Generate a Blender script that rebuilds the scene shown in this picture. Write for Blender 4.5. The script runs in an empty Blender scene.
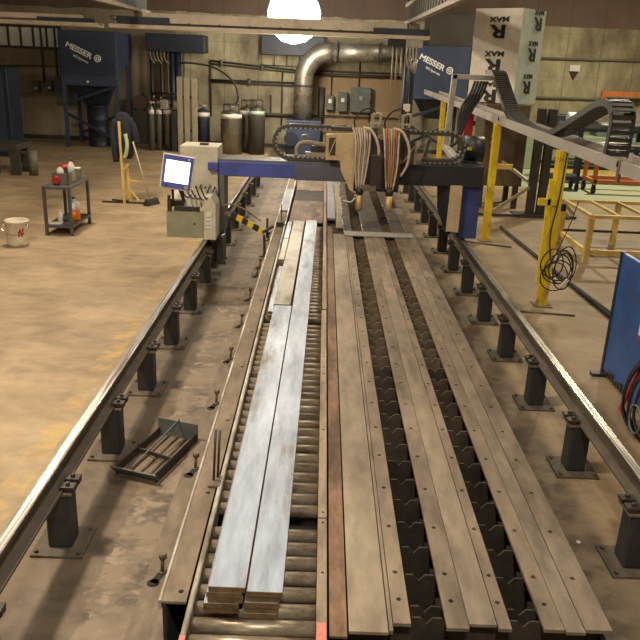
import bpy, bmesh, math, random
from mathutils import Matrix, Vector, Euler
random.seed(7)
SC = bpy.context.scene
COL = SC.collection
PI = math.pi

# ------------------------------------------------------------------ materials
def mat(name, c1, c2=None, scale=4.0, rough=.6, metal=0.0, bump=0.0, stretch=(1, 1, 1), c3=None, s3=1.5, lo=.35, hi=.65, lo3=.55, hi3=.7, rvar=0.0, grime=.10):
    m = bpy.data.materials.new(name); m.use_nodes = True
    nt = m.node_tree; N = nt.nodes; L = nt.links
    b = N['Principled BSDF']; b.inputs['Roughness'].default_value = rough; b.inputs['Metallic'].default_value = metal
    if c2 is None:
        c2 = tuple(x * .8 for x in c1)
    g = N.new('ShaderNodeNewGeometry')
    mp = N.new('ShaderNodeMapping'); mp.inputs['Scale'].default_value = stretch
    L.new(g.outputs['Position'], mp.inputs['Vector'])
    def noise(s, detail=6):
        n = N.new('ShaderNodeTexNoise'); n.inputs['Scale'].default_value = s; n.inputs['Detail'].default_value = detail
        n.inputs['Roughness'].default_value = .62
        L.new(mp.outputs['Vector'], n.inputs['Vector']); return n
    def ramp(src, a, z):
        r = N.new('ShaderNodeMapRange'); r.inputs['From Min'].default_value = a; r.inputs['From Max'].default_value = z
        L.new(src, r.inputs['Value']); return r.outputs['Result']
    def mix(f, a, c):
        x = N.new('ShaderNodeMix'); x.data_type = 'RGBA'
        L.new(f, x.inputs['Factor'])
        for sock, v in ((x.inputs['A'], a), (x.inputs['B'], c)):
            if isinstance(v, tuple): sock.default_value = (*v, 1)
            else: L.new(v, sock)
        return x.outputs['Result']
    n1 = noise(scale)
    col = mix(ramp(n1.outputs['Fac'], lo, hi), c1, c2)
    if c3:
        n3 = noise(s3, 8)
        col = mix(ramp(n3.outputs['Fac'], lo3, hi3), col, c3)
    if grime:
        n4 = noise(scale * 4.3, 9); n5 = noise(scale * .9, 5)
        gsum = N.new('ShaderNodeMath'); gsum.operation = 'ADD'; L.new(n4.outputs['Fac'], gsum.inputs[0]); L.new(n5.outputs['Fac'], gsum.inputs[1])
        gm = N.new('ShaderNodeMapRange'); gm.inputs['From Min'].default_value = .72; gm.inputs['From Max'].default_value = 1.28
        gm.inputs['To Min'].default_value = 1 - grime * 1.5; gm.inputs['To Max'].default_value = 1 + grime
        L.new(gsum.outputs[0], gm.inputs['Value'])
        vm = N.new('ShaderNodeVectorMath'); vm.operation = 'SCALE'; L.new(col, vm.inputs[0]); L.new(gm.outputs['Result'], vm.inputs['Scale']); col = vm.outputs[0]
    L.new(col, b.inputs['Base Color'])
    if rvar:
        r = N.new('ShaderNodeMapRange'); r.inputs['To Min'].default_value = rough - rvar; r.inputs['To Max'].default_value = rough + rvar
        r.inputs['From Min'].default_value = .3; r.inputs['From Max'].default_value = .7
        L.new(n1.outputs['Fac'], r.inputs['Value']); L.new(r.outputs['Result'], b.inputs['Roughness'])
    if bump:
        n2 = noise(scale * 6)
        bp = N.new('ShaderNodeBump'); bp.inputs['Strength'].default_value = bump; bp.inputs['Distance'].default_value = .01
        L.new(n2.outputs['Fac'], bp.inputs['Height']); L.new(bp.outputs['Normal'], b.inputs['Normal'])
    m['_col'] = 1
    return m, nt, col, b, mix, ramp, noise, g
def M(*a, **k): return mat(*a, **k)[0]
def emit(name, c, s):
    m = bpy.data.materials.new(name); m.use_nodes = True
    b = m.node_tree.nodes['Principled BSDF']; b.inputs['Base Color'].default_value = (*c, 1)
    b.inputs['Emission Color'].default_value = (*c, 1); b.inputs['Emission Strength'].default_value = s
    return m

def floor_mat():
    m, nt, col, b, mix, ramp, noise, g = mat('concrete', (.415, .305, .18), (.31, .225, .13), 1.5, .64, 0, .15, (.8, 1.1, 1), (.215, .142, .075), .8, .36, .64, .5, .74, .06, .16)
    N, L = nt.nodes, nt.links
    sep = N.new('ShaderNodeSeparateXYZ'); L.new(g.outputs['Position'], sep.inputs[0])
    def math_(op, a, c):
        x = N.new('ShaderNodeMath'); x.operation = op
        for i, v in enumerate((a, c)):
            if isinstance(v, (int, float)): x.inputs[i].default_value = v
            else: L.new(v, x.inputs[i])
        return x.outputs[0]
    X, Y = sep.outputs['X'], sep.outputs['Y']
    n_big = noise(2.2, 9).outputs['Fac']; n_mid = noise(5, 9).outputs['Fac']
    # greyer, grimier strip of slab between the left rail and the table; right of the table it also holds the table's painted shadow
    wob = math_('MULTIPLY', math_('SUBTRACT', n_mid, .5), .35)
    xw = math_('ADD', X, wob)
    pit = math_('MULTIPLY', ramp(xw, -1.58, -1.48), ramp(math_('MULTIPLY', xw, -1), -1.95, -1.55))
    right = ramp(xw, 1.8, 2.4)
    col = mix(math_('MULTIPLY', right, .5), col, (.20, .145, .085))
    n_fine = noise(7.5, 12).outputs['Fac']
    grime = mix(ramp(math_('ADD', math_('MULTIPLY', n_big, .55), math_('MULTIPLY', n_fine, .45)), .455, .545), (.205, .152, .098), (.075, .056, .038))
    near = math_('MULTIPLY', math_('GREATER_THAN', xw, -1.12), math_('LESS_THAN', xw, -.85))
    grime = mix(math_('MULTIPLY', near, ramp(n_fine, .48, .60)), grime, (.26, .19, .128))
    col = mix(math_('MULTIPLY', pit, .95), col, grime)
    # rail shadow painted as a dark band at the foot of the left pedestals
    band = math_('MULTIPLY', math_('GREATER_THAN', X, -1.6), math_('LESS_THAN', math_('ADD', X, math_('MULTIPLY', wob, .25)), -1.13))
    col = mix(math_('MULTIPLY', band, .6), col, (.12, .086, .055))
    # worn yellow line painted left of the rail
    line = math_('MULTIPLY', math_('GREATER_THAN', X, -2.02), math_('LESS_THAN', X, -1.84))
    line = math_('MULTIPLY', line, ramp(n_mid, .47, .62))
    col = mix(math_('MULTIPLY', line, .55), col, (.56, .36, .09))
    # green painted floor at the far right
    gr = math_('MULTIPLY', math_('GREATER_THAN', X, 4.9), math_('GREATER_THAN', Y, 16.2))
    col = mix(math_('MULTIPLY', gr, .8), col, (.30, .36, .24))
    # long dark scuffs and damp patches
    sc = ramp(noise(1.7, 12).outputs['Fac'], .54, .68)
    col = mix(math_('MULTIPLY', sc, .55), col, (.15, .105, .065))
    L.new(col, b.inputs['Base Color'])
    return m
def wall_mat():
    m, nt, col, b, mix, ramp, noise, g = mat('painted_block', (.42, .375, .24), (.31, .27, .165), .8, .75, 0, .1, (1, 1, .5), (.15, .115, .07), .9, .38, .62, .48, .72, 0, .3)
    N, L = nt.nodes, nt.links
    sep = N.new('ShaderNodeSeparateXYZ'); L.new(g.outputs['Position'], sep.inputs[0])
    def math_(op, a, c=0):
        x = N.new('ShaderNodeMath'); x.operation = op
        for i, v in enumerate((a, c)):
            if isinstance(v, (int, float)): x.inputs[i].default_value = v
            else: L.new(v, x.inputs[i])
        return x.outputs[0]
    X, Z = sep.outputs['X'], sep.outputs['Z']
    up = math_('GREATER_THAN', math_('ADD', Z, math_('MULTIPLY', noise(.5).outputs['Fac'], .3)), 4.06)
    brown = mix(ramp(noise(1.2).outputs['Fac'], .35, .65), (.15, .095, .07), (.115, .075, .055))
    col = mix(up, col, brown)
    seam = math_('LESS_THAN', math_('FRACT', math_('MULTIPLY', X, 1 / 1.05)), .025)
    col = mix(math_('MULTIPLY', seam, .6), col, (.08, .06, .045))
    cx = math_('LESS_THAN', math_('FRACT', math_('MULTIPLY', Z, 1 / .62)), .03)
    col = mix(math_('MULTIPLY', cx, math_('MULTIPLY', math_('SUBTRACT', 1, up), .35)), col, (.14, .11, .07))
    # tan lower wall right of the elbow duct
    tan = math_('MULTIPLY', math_('MULTIPLY', math_('GREATER_THAN', X, -.35), math_('LESS_THAN', X, 2.3)), math_('LESS_THAN', Z, 2.35))
    col = mix(math_('MULTIPLY', tan, .75), col, (.30, .185, .09))
    gl = math_('LESS_THAN', X, -4.6)
    col = mix(math_('MULTIPLY', math_('MULTIPLY', gl, math_('SUBTRACT', 1, up)), .6), col, (.27, .205, .14))
    L.new(col, b.inputs['Base Color'])
    return m
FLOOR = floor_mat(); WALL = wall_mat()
CEIL = M('ceiling_deck', (.10, .075, .055), (.07, .05, .04), 2, .9)
SIDEW = M('side_wall_paint', (.40, .34, .22), (.3, .25, .16), .8, .8)
PLATE = M('worn_steel_plate', (.285, .220, .152), (.20, .152, .105), 2.6, .5, .35, .08, (1, .35, 1), (.105, .072, .046), 3.0, .3, .7, .52, .76, .08, .32)
PLATEW = M('pale_steel_plate', (.315, .255, .18), (.235, .185, .13), 3.0, .47, .35, .06, (1, .3, 1), (.17, .105, .06), 2.2, .3, .7, .52, .78, .08, .3)
RUSTP = M('rusty_steel_plate', (.25, .145, .080), (.155, .09, .052), 6, .62, .25, .1, (1, .3, 1), (.075, .042, .028), 4.5, .35, .65, .47, .66, 0, .35)
SLATM = M('mid_brown_slat', (.115, .085, .052), (.06, .046, .03), 9, .7, .2, .08)
SLATB = M('light_brown_slat', (.21, .152, .088), (.11, .08, .048), 9, .75, .1, .08)
BAR = M('mill_scale_bar', (.43, .49, .58), (.31, .35, .41), 3.2, .42, .45, .05, (1.6, .3, 1), (.19, .15, .11), 4.5, .3, .7, .54, .68, .1, .24)
BARB = M('bluish_mill_scale_bar', (.44, .51, .58), (.33, .38, .43), 4, .5, .4, .04, (1, .5, 1), (.2, .17, .14), 4, .3, .7, .54, .7, .08)
BARY = M('dull_tan_bar', (.44, .42, .36), (.33, .31, .26), 4, .5, .4, .04, (1, .4, 1), (.19, .14, .09), 4, .3, .7, .53, .7, .08)
BARE = M('rusty_bar_edge', (.22, .14, .062), (.12, .075, .04), 24, .6, .3)
ROLL = M('roller_steel', (.44, .37, .27), (.30, .24, .165), 16, .38, .55, .06, (.35, 1, 1), (.14, .09, .055), 9, .35, .65, .52, .66, .1, .3)
DUST = M('dusty_steel', (.235, .178, .118), (.17, .126, .083), 3.5, .7, .15, .12, (1, .4, 1), (.12, .085, .055), 3, .3, .7, .53, .74, 0, .3)
RAILF = M('conveyor_rail_tan', (.33, .25, .16), (.23, .17, .11), 5, .5, .3, .06, (1, .3, 1), (.12, .08, .05), 5, .3, .7, .55, .7, 0, .3)
RAILWH = M('worn_white_rail', (.58, .54, .47), (.30, .25, .185), 6, .42, .35, .08, (1.5, .35, 1), (.2, .14, .09), 7, .42, .6, .55, .66, 0, .25)
SOOT = M('soot_black_steel', (.018, .015, .012), (.03, .024, .018), 5, .85)
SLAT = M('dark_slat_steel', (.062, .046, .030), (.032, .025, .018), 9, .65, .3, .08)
PED = M('black_pedestal_paint', (.028, .031, .034), (.045, .044, .04), 6, .5, .2)
PEDB = M('dusty_base_plate', (.15, .115, .08), (.10, .08, .06), 6, .7, .2)
RAILB = M('rail_side_steel', (.15, .115, .08), (.08, .062, .046), 6, .6, .3, .08, (1, .25, 1), None, 1.5, .35, .65, .55, .7, 0, .3)
RAILT = M('polished_rail_head', (.66, .64, .60), (.24, .21, .175), 2.2, .36, .8, .02, (38, .5, 1), (.15, .12, .09), 1.4, .44, .6, .56, .66, .08, .25)
BLUE = M('blue_machine_paint', (.075, .095, .38), (.06, .075, .28), 3, .45, 0, 0, (1, 1, 1), (.05, .05, .1), 2, .4, .6, .6, .8)
BLUEG = M('dusty_grey_blue_paint', (.085, .09, .14), (.12, .115, .125), 4, .5)
NAVY = M('navy_collector_paint', (.042, .060, .112), (.032, .047, .088), 1.2, .5)
NAVYD = M('dark_navy_steel', (.02, .028, .05), (.014, .02, .035), 2, .5)
BLACK = M('black_machine_paint', (.018, .019, .024), (.028, .028, .03), 4, .45)
RUBBER = M('black_rubber', (.015, .014, .013), (.022, .02, .018), 8, .6)
CHAINM = M('drag_chain_plastic', (.045, .04, .036), (.07, .06, .05), 6, .55)
CHAINT = M('chain_grey', (.055, .046, .037), (.035, .03, .025), 8, .5, .1)
CREAM = M('cream_cabinet_paint', (.62, .57, .44), (.55, .50, .38), 3, .5, 0, 0, (1, 1, 1), (.36, .29, .19), 2.5, .4, .6, .58, .8)
TRUCKB = M('truck_blue_paint', (.045, .07, .24), (.035, .055, .18), 3, .45)
TRUCKT = M('tan_guard_paint', (.62, .46, .28), (.52, .38, .22), 4, .5)
BEAMSHADE = M('beam_shadow_sheet', (.05, .042, .034), (.03, .026, .022), 5, .75)
GREEN = M('grey_green_cabinet', (.30, .30, .20), (.26, .255, .17), 3, .55)
TANBOX = M('tan_carriage_paint', (.56, .40, .22), (.46, .33, .175), 5, .55, 0, 0, (1, 1, 1), (.25, .16, .08), 5, .4, .6, .56, .7)
BRASS = M('tan_torch_body', (.56, .38, .17), (.44, .29, .13), 12, .4, .3)
HOSEW = M('pale_hose', (.62, .52, .40), (.46, .36, .26), 9, .5)
HOSEO = M('orange_brown_hose', (.48, .22, .10), (.36, .17, .08), 9, .5)
STEELD = M('dark_oily_steel', (.07, .055, .042), (.045, .035, .03), 8, .5, .4)
CHROME = M('bright_fitting', (.65, .60, .52), (.5, .45, .38), 8, .3, .8)
GALV = M('galvanised_duct', (.36, .33, .27), (.26, .24, .195), 3.0, .45, .7, .05, (1, 1, 1), (.17, .14, .105), 2.2, .3, .7, .53, .72, .08, .3)
CYL = M('steel_cylinder', (.30, .28, .225), (.20, .185, .145), 3, .3, .8)
CYLG = M('pale_green_band', (.40, .50, .42), (.34, .43, .36), 4, .5)
WHITE = M('white_plastic', (.78, .74, .67), (.70, .65, .57), 6, .5)
GIRD = M('crane_girder_paint', (.80, .70, .55), (.70, .60, .46), 1.5, .5, 0, 0, (1, 1, 1), (.42, .33, .22), 2, .3, .7, .58, .75)
GIRDD = M('girder_recess_blue', (.05, .06, .10), (.04, .045, .07), 3, .6)
RUNW = M('runway_steel', (.36, .29, .21), (.29, .23, .16), 2, .6)
GREYP = M('grey_panel_paint', (.13, .14, .13), (.10, .11, .10), 4, .5)
BROWN = M('brown_cabinet_paint', (.15, .105, .062), (.10, .07, .042), 2, .45)
COLM = M('dark_column_paint', (.055, .048, .038), (.04, .035, .028), 3, .5)
YEL = M('yellow_safety_paint', (.86, .63, .03), (.74, .53, .025), 5, .45, 0, 0, (1, 1, 1), (.34, .22, .05), 5, .4, .6, .6, .7)
YELP = M('pale_yellow_frame_paint', (.70, .50, .14), (.60, .42, .10), 5, .5, 0, 0, (1, 1, 1), (.30, .18, .07), 4, .4, .6, .6, .75)
TRAYM = M('grey_tray_paint', (.46, .42, .36), (.40, .36, .31), 3, .5, .2, 0, (1, .3, 1))
BOARD = M('tan_wrap_board', (.80, .74, .62), (.74, .68, .56), 2, .6)
BOARDLIT = M('lit_foil_board', (.74, .86, .80), (.66, .78, .72), 2, .4)
INK = M('black_ink', (.02, .02, .022), (.025, .025, .025), 5, .6)
RED = M('red_paint', (.45, .03, .03), (.36, .025, .025), 5, .5)
ORANGE = M('orange_paint', (.62, .19, .06), (.52, .15, .05), 5, .5)
ORLIQ = M('orange_liquid', (.85, .20, .01), (.78, .17, .01), 5, .25)
PINK = M('red_spray_mark', (.62, .20, .15), (.50, .17, .12), 14, .6)
CARTM = M('dark_grey_cart_paint', (.085, .09, .09), (.06, .062, .06), 6, .5)
DRUMM = M('grey_olive_metal', (.16, .145, .105), (.12, .11, .08), 6, .5)
PANELB = M('blue_sheet_paint', (.035, .105, .31), (.028, .08, .24), 3, .4, 0, 0, (1, 1, 1), (.07, .09, .15), 3, .4, .6, .56, .74)
CLOTH = M('dark_jacket_cloth', (.012, .014, .024), (.02, .022, .032), 12, .9)
HIVIS = M('pale_green_cloth', (.40, .48, .26), (.5, .55, .35), 10, .8)
WOOD = M('pale_wood_handle', (.55, .44, .28), (.45, .35, .22), 9, .6)
SIGNY = M('yellow_sign_paint', (.85, .58, .02), (.80, .54, .02), 6, .5)
TEXTW = M('white_lettering', (.85, .85, .85), (.78, .78, .78), 9, .5)
CYAN = M('cyan_shrink_wrap', (.50, .78, .72), (.62, .82, .76), 10, .25)
BEIGE = M('beige_channel_paint', (.34, .29, .20), (.28, .235, .16), 4, .5)
GLASSY = M('frosted_window', (.88, .86, .82), (.70, .68, .64), 1.5, .3)

# ------------------------------------------------------------------ mesh builder
class MB:
    def __init__(s, T=None): s.b = bmesh.new(); s.T = T or Matrix(); s.mats = []; s.mi = 0; s.sm = False
    def use(s, m):
        if m not in s.mats: s.mats.append(m)
        s.mi = s.mats.index(m); return s
    def f(s, vs, smooth=False):
        try:
            fc = s.b.faces.new(vs); fc.material_index = s.mi; fc.smooth = smooth; return fc
        except ValueError: return None
    def v(s, p): return s.b.verts.new(s.T @ Vector(p))
    def hexa(s, P):
        q = [s.v(p) for p in P]
        for i in ((0, 3, 2, 1), (4, 5, 6, 7), (0, 1, 5, 4), (1, 2, 6, 5), (2, 3, 7, 6), (3, 0, 4, 7)): s.f([q[j] for j in i])
        return s
    def box(s, x0, x1, y0, y1, z0, z1):
        return s.hexa([(x0, y0, z0), (x1, y0, z0), (x1, y1, z0), (x0, y1, z0), (x0, y0, z1), (x1, y0, z1), (x1, y1, z1), (x0, y1, z1)])
    def cbox(s, x, y, z, a, b, c): return s.box(x - a / 2, x + a / 2, y - b / 2, y + b / 2, z, z + c)
    def beam(s, p0, p1, w, h, up=(0, 0, 1)):
        p0, p1 = Vector(p0), Vector(p1); d = (p1 - p0).normalized(); u = Vector(up)
        if abs(d.dot(u)) > .98: u = Vector((1, 0, 0))
        a = d.cross(u).normalized() * w / 2; c = a.cross(d).normalized() * h / 2
        return s.hexa([p0 - a - c, p0 + a - c, p1 + a - c, p1 - a - c, p0 - a + c, p0 + a + c, p1 + a + c, p1 - a + c])
    def prism(s, poly, axis, a, z):
        def P(p, t): return {'x': (t, p[0], p[1]), 'y': (p[0], t, p[1]), 'z': (p[0], p[1], t)}[axis]
        A = [s.v(P(p, a)) for p in poly]; B = [s.v(P(p, z)) for p in poly]; n = len(poly)
        s.f(A); s.f(B[::-1])
        for i in range(n): s.f([A[i], B[i], B[(i + 1) % n], A[(i + 1) % n]])
        return s
    def tube(s, pts, r, n=10, caps=True, smooth=True, closed=False):
        pts = [Vector(p) for p in pts]; rings = []; rr = r if isinstance(r, (list, tuple)) else [r] * len(pts)
        prev = None; m = len(pts)
        for i, p in enumerate(pts):
            a = pts[i - 1] if (i or closed) else p; c = pts[(i + 1) % m] if (i < m - 1 or closed) else p
            d = (c - a).normalized()
            if prev is None:
                u = Vector((0, 0, 1)) if abs(d.z) < .9 else Vector((1, 0, 0))
                u = (u - d * u.dot(d)).normalized()
            else: u = (prev - d * prev.dot(d)).normalized()
            prev = u; w = d.cross(u)
            rings.append([s.v(p + (u * math.cos(t) + w * math.sin(t)) * rr[i]) for t in (2 * PI * k / n for k in range(n))])
        seq = list(range(m - 1)) + ([m - 1] if closed else [])
        for i in seq:
            A, B = rings[i], rings[(i + 1) % m]
            for k in range(n): s.f([A[k], A[(k + 1) % n], B[(k + 1) % n], B[k]], smooth)
        if caps and not closed: s.f(rings[0][::-1]); s.f(rings[-1])
        return s
    def cyl(s, p0, p1, r, n=16, r1=None): return s.tube([p0, p1], [r, r if r1 is None else r1], n)
    def lathe(s, prof, c=(0, 0, 0), n=24):
        rings = [[s.v((c[0] + r * math.cos(2 * PI * k / n), c[1] + r * math.sin(2 * PI * k / n), c[2] + z)) for k in range(n)] for r, z in prof]
        for A, B in zip(rings, rings[1:]):
            for k in range(n): s.f([A[k], A[(k + 1) % n], B[(k + 1) % n], B[k]], True)
        s.f(rings[0][::-1]); s.f(rings[-1]); return s
    def plate_holes(s, x0, x1, y0, y1, z0, z1, holes, r, n=12):
        """flat bar with real through holes, one hole to a cell along Y"""
        holes = sorted(holes, key=lambda h: h[1]); cuts = [y0]
        for a, c in zip(holes, holes[1:]): cuts.append((a[1] + c[1]) / 2)
        cuts.append(y1)
        for (hx, hy), ya, yb in zip(holes, cuts, cuts[1:]):
            ang = [2 * PI * k / n + PI / 4 for k in range(n)]
            def rim(t):
                c, q = math.cos(t), math.sin(t)
                k = []
                if c > 1e-6: k.append((x1 - hx) / c)
                if c < -1e-6: k.append((x0 - hx) / c)
                if q > 1e-6: k.append((yb - hy) / q)
                if q < -1e-6: k.append((ya - hy) / q)
                t_ = min(k); return hx + c * t_, hy + q * t_
            # use cell corners as exact rim points
            corners = [math.atan2(yy - hy, xx - hx) % (2 * PI) for xx in (x0, x1) for yy in (ya, yb)]
            ts = sorted(set([round(a % (2 * PI), 5) for a in ang] + [round(c, 5) for c in corners]))
            I1 = [s.v((hx + r * math.cos(t), hy + r * math.sin(t), z1)) for t in ts]
            O1 = [s.v((*rim(t), z1)) for t in ts]
            I0 = [s.v((hx + r * math.cos(t), hy + r * math.sin(t), z0)) for t in ts]
            O0 = [s.v((*rim(t), z0)) for t in ts]
            k = len(ts)
            for i in range(k):
                j = (i + 1) % k
                s.f([I1[i], O1[i], O1[j], I1[j]]); s.f([O0[i], I0[i], I0[j], O0[j]])
                s.f([I1[j], I0[j], I0[i], I1[i]]); s.f([O1[i], O0[i], O0[j], O1[j]])
        bmesh.ops.remove_doubles(s.b, verts=s.b.verts, dist=1e-5)
        return s
    def build(s, name, m=None, parent=None, bevel=0, loc=None):
        bmesh.ops.recalc_face_normals(s.b, faces=s.b.faces)
        me = bpy.data.meshes.new(name)
        if parent is not None: off = Vector(abs_loc(parent))
        elif loc is not None: off = Vector(loc)
        else:
            xs = [v.co for v in s.b.verts]
            off = Vector(((min(v.x for v in xs) + max(v.x for v in xs)) / 2, (min(v.y for v in xs) + max(v.y for v in xs)) / 2, min(v.z for v in xs)))
        bmesh.ops.translate(s.b, verts=s.b.verts, vec=-off)
        s.b.to_mesh(me); s.b.free()
        for k in (s.mats or [m]): me.materials.append(k)
        o = bpy.data.objects.new(name, me); COL.objects.link(o)
        if parent is not None: o.parent = parent
        else: o.location = off
        if bevel:
            bv = o.modifiers.new('bevel', 'BEVEL'); bv.width = bevel; bv.segments = 2; bv.limit_method = 'ANGLE'; bv.angle_limit = .6
        return o
def abs_loc(o):
    v = Vector(o.location)
    while o.parent: o = o.parent; v += Vector(o.location)
    return v
def tag(o, label, cat, group=None):
    o['label'] = label; o['category'] = cat
    if group: o['group'] = group
    return o
def thing(name, loc, label, cat, group=None):
    o = bpy.data.objects.new(name, None); COL.objects.link(o); o.location = loc; o.empty_display_size = .1
    return tag(o, label, cat, group)
def struct(o): o['kind'] = 'structure'; return o
KIDS = {}
def copy_tree(o, parent=None, loc=None, kids=None):
    c = o.copy(); COL.objects.link(c)
    if parent is not None: c.parent = parent
    if loc is not None: c.location = loc
    for ch in [x for x in COL.objects if x.parent == o]: copy_tree(ch, c)
    return c
def at(x, y, z=0, rz=0, rx=0, ry=0): return Matrix.Translation((x, y, z)) @ Euler((rx, ry, rz)).to_matrix().to_4x4()
def text(name, s, size, T, m, parent, depth=.004):
    cu = bpy.data.curves.new(name, 'FONT'); cu.body = s; cu.size = size; cu.extrude = depth; cu.align_x = 'CENTER'; cu.align_y = 'CENTER'
    cu.offset = size * .03
    tmp = bpy.data.objects.new('tmp', cu); COL.objects.link(tmp)
    dg = bpy.context.evaluated_depsgraph_get(); dg.update()
    me = bpy.data.meshes.new_from_object(tmp.evaluated_get(dg)); bpy.data.objects.remove(tmp)
    me.transform(Matrix.Translation(-abs_loc(parent)) @ T); me.materials.clear(); me.materials.append(m)
    o = bpy.data.objects.new(name, me); COL.objects.link(o); o.parent = parent; return o
def arc(c, r, a0, a1, n, plane='xz'):
    out = []
    for i in range(n + 1):
        t = a0 + (a1 - a0) * i / n; p = r * math.cos(t), r * math.sin(t)
        out.append({'xz': (c[0] + p[0], c[1], c[2] + p[1]), 'yz': (c[0], c[1] + p[0], c[2] + p[1]), 'xy': (c[0] + p[0], c[1] + p[1], c[2])}[plane])
    return out
def smooth(pts, k=6):
    P = [Vector(p) for p in pts]; P = [2 * P[0] - P[1]] + P + [2 * P[-1] - P[-2]]; out = []
    for i in range(1, len(P) - 2):
        a, b, c, d = P[i - 1:i + 3]
        for j in range(k):
            t = j / k
            out.append(.5 * ((2 * b) + (c - a) * t + (2 * a - 5 * b + 4 * c - d) * t * t + (3 * b - a - 3 * c + d) * t ** 3))
    out.append(P[-2]); return out
def resample(pts, step):
    pts = [Vector(p) for p in pts]; out = [pts[0].copy()]; acc = 0
    for a, b in zip(pts, pts[1:]):
        L = (b - a).length
        while acc + L >= step:
            t = (step - acc) / L; a = a.lerp(b, t); out.append(a.copy()); L = (b - a).length; acc = 0
        acc += L
    return out
ORD = ['nearest the camera', 'second from the camera', 'third from the camera', 'fourth from the camera', 'fifth from the camera', 'sixth from the camera', 'seventh from the camera', 'eighth from the camera', 'ninth from the camera', 'tenth from the camera', 'eleventh from the camera', 'twelfth from the camera', 'thirteenth from the camera', 'farthest from the camera']
# ------------------------------------------------------------------ the room
WY = 24.3
struct(MB().box(-13, 13, -6, WY, -.2, 0).build('floor', FLOOR))
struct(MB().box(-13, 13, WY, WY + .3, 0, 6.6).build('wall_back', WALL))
struct(MB().box(-13.3, -13, -6, WY, 0, 6.6).build('wall_left', SIDEW))
struct(MB().box(13, 13.3, -6, WY, 0, 6.6).build('wall_right', SIDEW))
struct(MB().box(-13, 13, -6.3, -6, 0, 6.6).build('wall_front', SIDEW))
struct(MB().box(-13, 13, -6, WY, 6.6, 6.8).build('ceiling', CEIL))
w = struct(thing('window_1', (-9.1, WY, 2.75), '', '')); del w['label'], w['category']
MB().box(-10.1, -8.15, WY - .03, WY - .01, 2.75, 3.3).build('pane', GLASSY, w)
fr = MB()
for x in (-10.1, -9.72, -9.34, -8.96, -8.55, -8.15): fr.box(x - .03, x + .03, WY - .07, WY, 2.72, 3.33)
fr.box(-10.13, -8.12, WY - .07, WY, 3.3, 3.36); fr.box(-10.13, -8.12, WY - .08, WY, 2.7, 2.76)
fr.build('window_frame', COLM, w)
struct(MB().box(-13, 13, WY - .02, WY, 0, .12).build('baseboard_back', COLM))

# ------------------------------------------------------------------ rails and pedestals
Y0, Y1 = .6, 17.2
for nm, cx, sd, lab in (('left', -1.441, 1, 'long steel gantry rail with worn bright head on the left pedestals'), ('right', 1.919, -1, 'long steel gantry rail with worn head on the right pedestals')):
    r = thing('gantry_rail', (cx, Y0, .38), lab, 'rail')
    MB().box(cx - .072, cx + .072, Y0, Y1, .38, .396).build('base_flange', PEDB, r)
    m = MB().box(cx - .008, cx + .008, Y0, Y1, .396, .47)
    m.box(cx - .027, cx + .027, Y0, Y1, .466, .486)
    m.build('rail_body', RAILB, r)
    MB().box(cx - .030, cx + .030, Y0, Y1, .486, .5).build('rail_head', RAILT, r, .004)['label'] = 'bright worn rail head'
def pedestal(cx, sd):
    p = thing('rail_pedestal', (cx, 0, 0), '', 'pedestal')
    y = .145
    bp = MB().box(cx - .147, cx + .147, 0, .29, 0, .016).build('base_plate', PEDB, p, .003)
    for ax in (-.12, .12):
        for ay in (.03, .26):
            MB().cyl((cx + ax, ay, .016), (cx + ax, ay, .034), .012, 6).build('anchor_bolt', PEDB, bp)
    MB().box(cx - .068, cx + .068, .075, .215, .016, .364).build('post', PED, p, .012)
    MB().box(cx - .095, cx + .095 + 0.0, .06, .23, .364, .38).build('cap_plate', PEDB, p, .002)
    ci = cx + sd * .062  # inner edge of flange is relative to rail centre
    for ay in (.10, .19):
        ox = (cx - sd * .03) + sd * .095
        c = MB().box(ox - .042, ox + .042, ay - .03, ay + .03, .397, .417)
        c.box(ox + sd * .012 - .018, ox + sd * .012 + .03, ay - .025, ay + .025, .38, .398)
        c.cyl((ox, ay, .417), (ox, ay, .434), .013, 6)
        c.build('rail_clamp', STEELD, p, .003)
    return p
for cx, sd, side in ((-1.411, 1, 'left'), (1.875, -1, 'right')):
    proto = pedestal(cx, sd)
    for k in range(14):
        yy = 3.50 + 1.067 * (k - 1)
        o = proto if k == 0 else copy_tree(proto)
        o.location = (cx, yy, 0)
        o['label'] = 'black square steel pedestal under the %s rail, %s' % (side, ORD[k]); o['category'] = 'pedestal'; o['group'] = 'pedestals under the %s rail' % side

# ------------------------------------------------------------------ cutting table with slats
TX0, TX1 = .088, 1.17
tb = thing('cutting_table', (.63, 7.7, 0), 'long steel cutting table with rows of notched slats in dark pits', 'table')
m = MB()
m.box(TX0, TX0 + .02, 2.30, 13.35, 0, .62); m.box(TX1 - .02, TX1, 2.30, 13.35, 0, .62)
m.box(TX0, TX1, 13.33, 13.35, 0, .62); m.box(TX0, TX1, 2.26, 2.28, 0, .50); m.box(TX0, TX1, 2.3, 13.33, .0, .02)
m.build('table_body', SOOT, tb)
m = MB()
for x in (TX0 + .02, .33, .545, .72, .93, TX1 - .05): m.box(x, x + .03, 2.30, 13.33, .02, .60) if x in (TX0 + .02, TX1 - .05) else m.box(x, x + .02, 2.30, 13.33, .50, .59)
m.build('slat_carrier', SOOT, tb)
def slat_poly():
    P = [(TX0 + .03, .60), (TX0 + .03, .655), (.36, .655)]
    for c in (.47, .846):
        P += [(c - .075, .655), (c - .055, .684), (c - .024, .684), (c, .655), (c + .024, .684), (c + .06, .684), (c + .078, .655)]
    return P + [(TX1 - .03, .655), (TX1 - .03, .60), (TX1 - .03, .45), (TX0 + .03, .45)]
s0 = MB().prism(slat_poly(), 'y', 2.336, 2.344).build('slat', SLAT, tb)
ys = [2.40, 2.59] + [2.59 + .187 * k for k in range(1, 57)]
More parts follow.
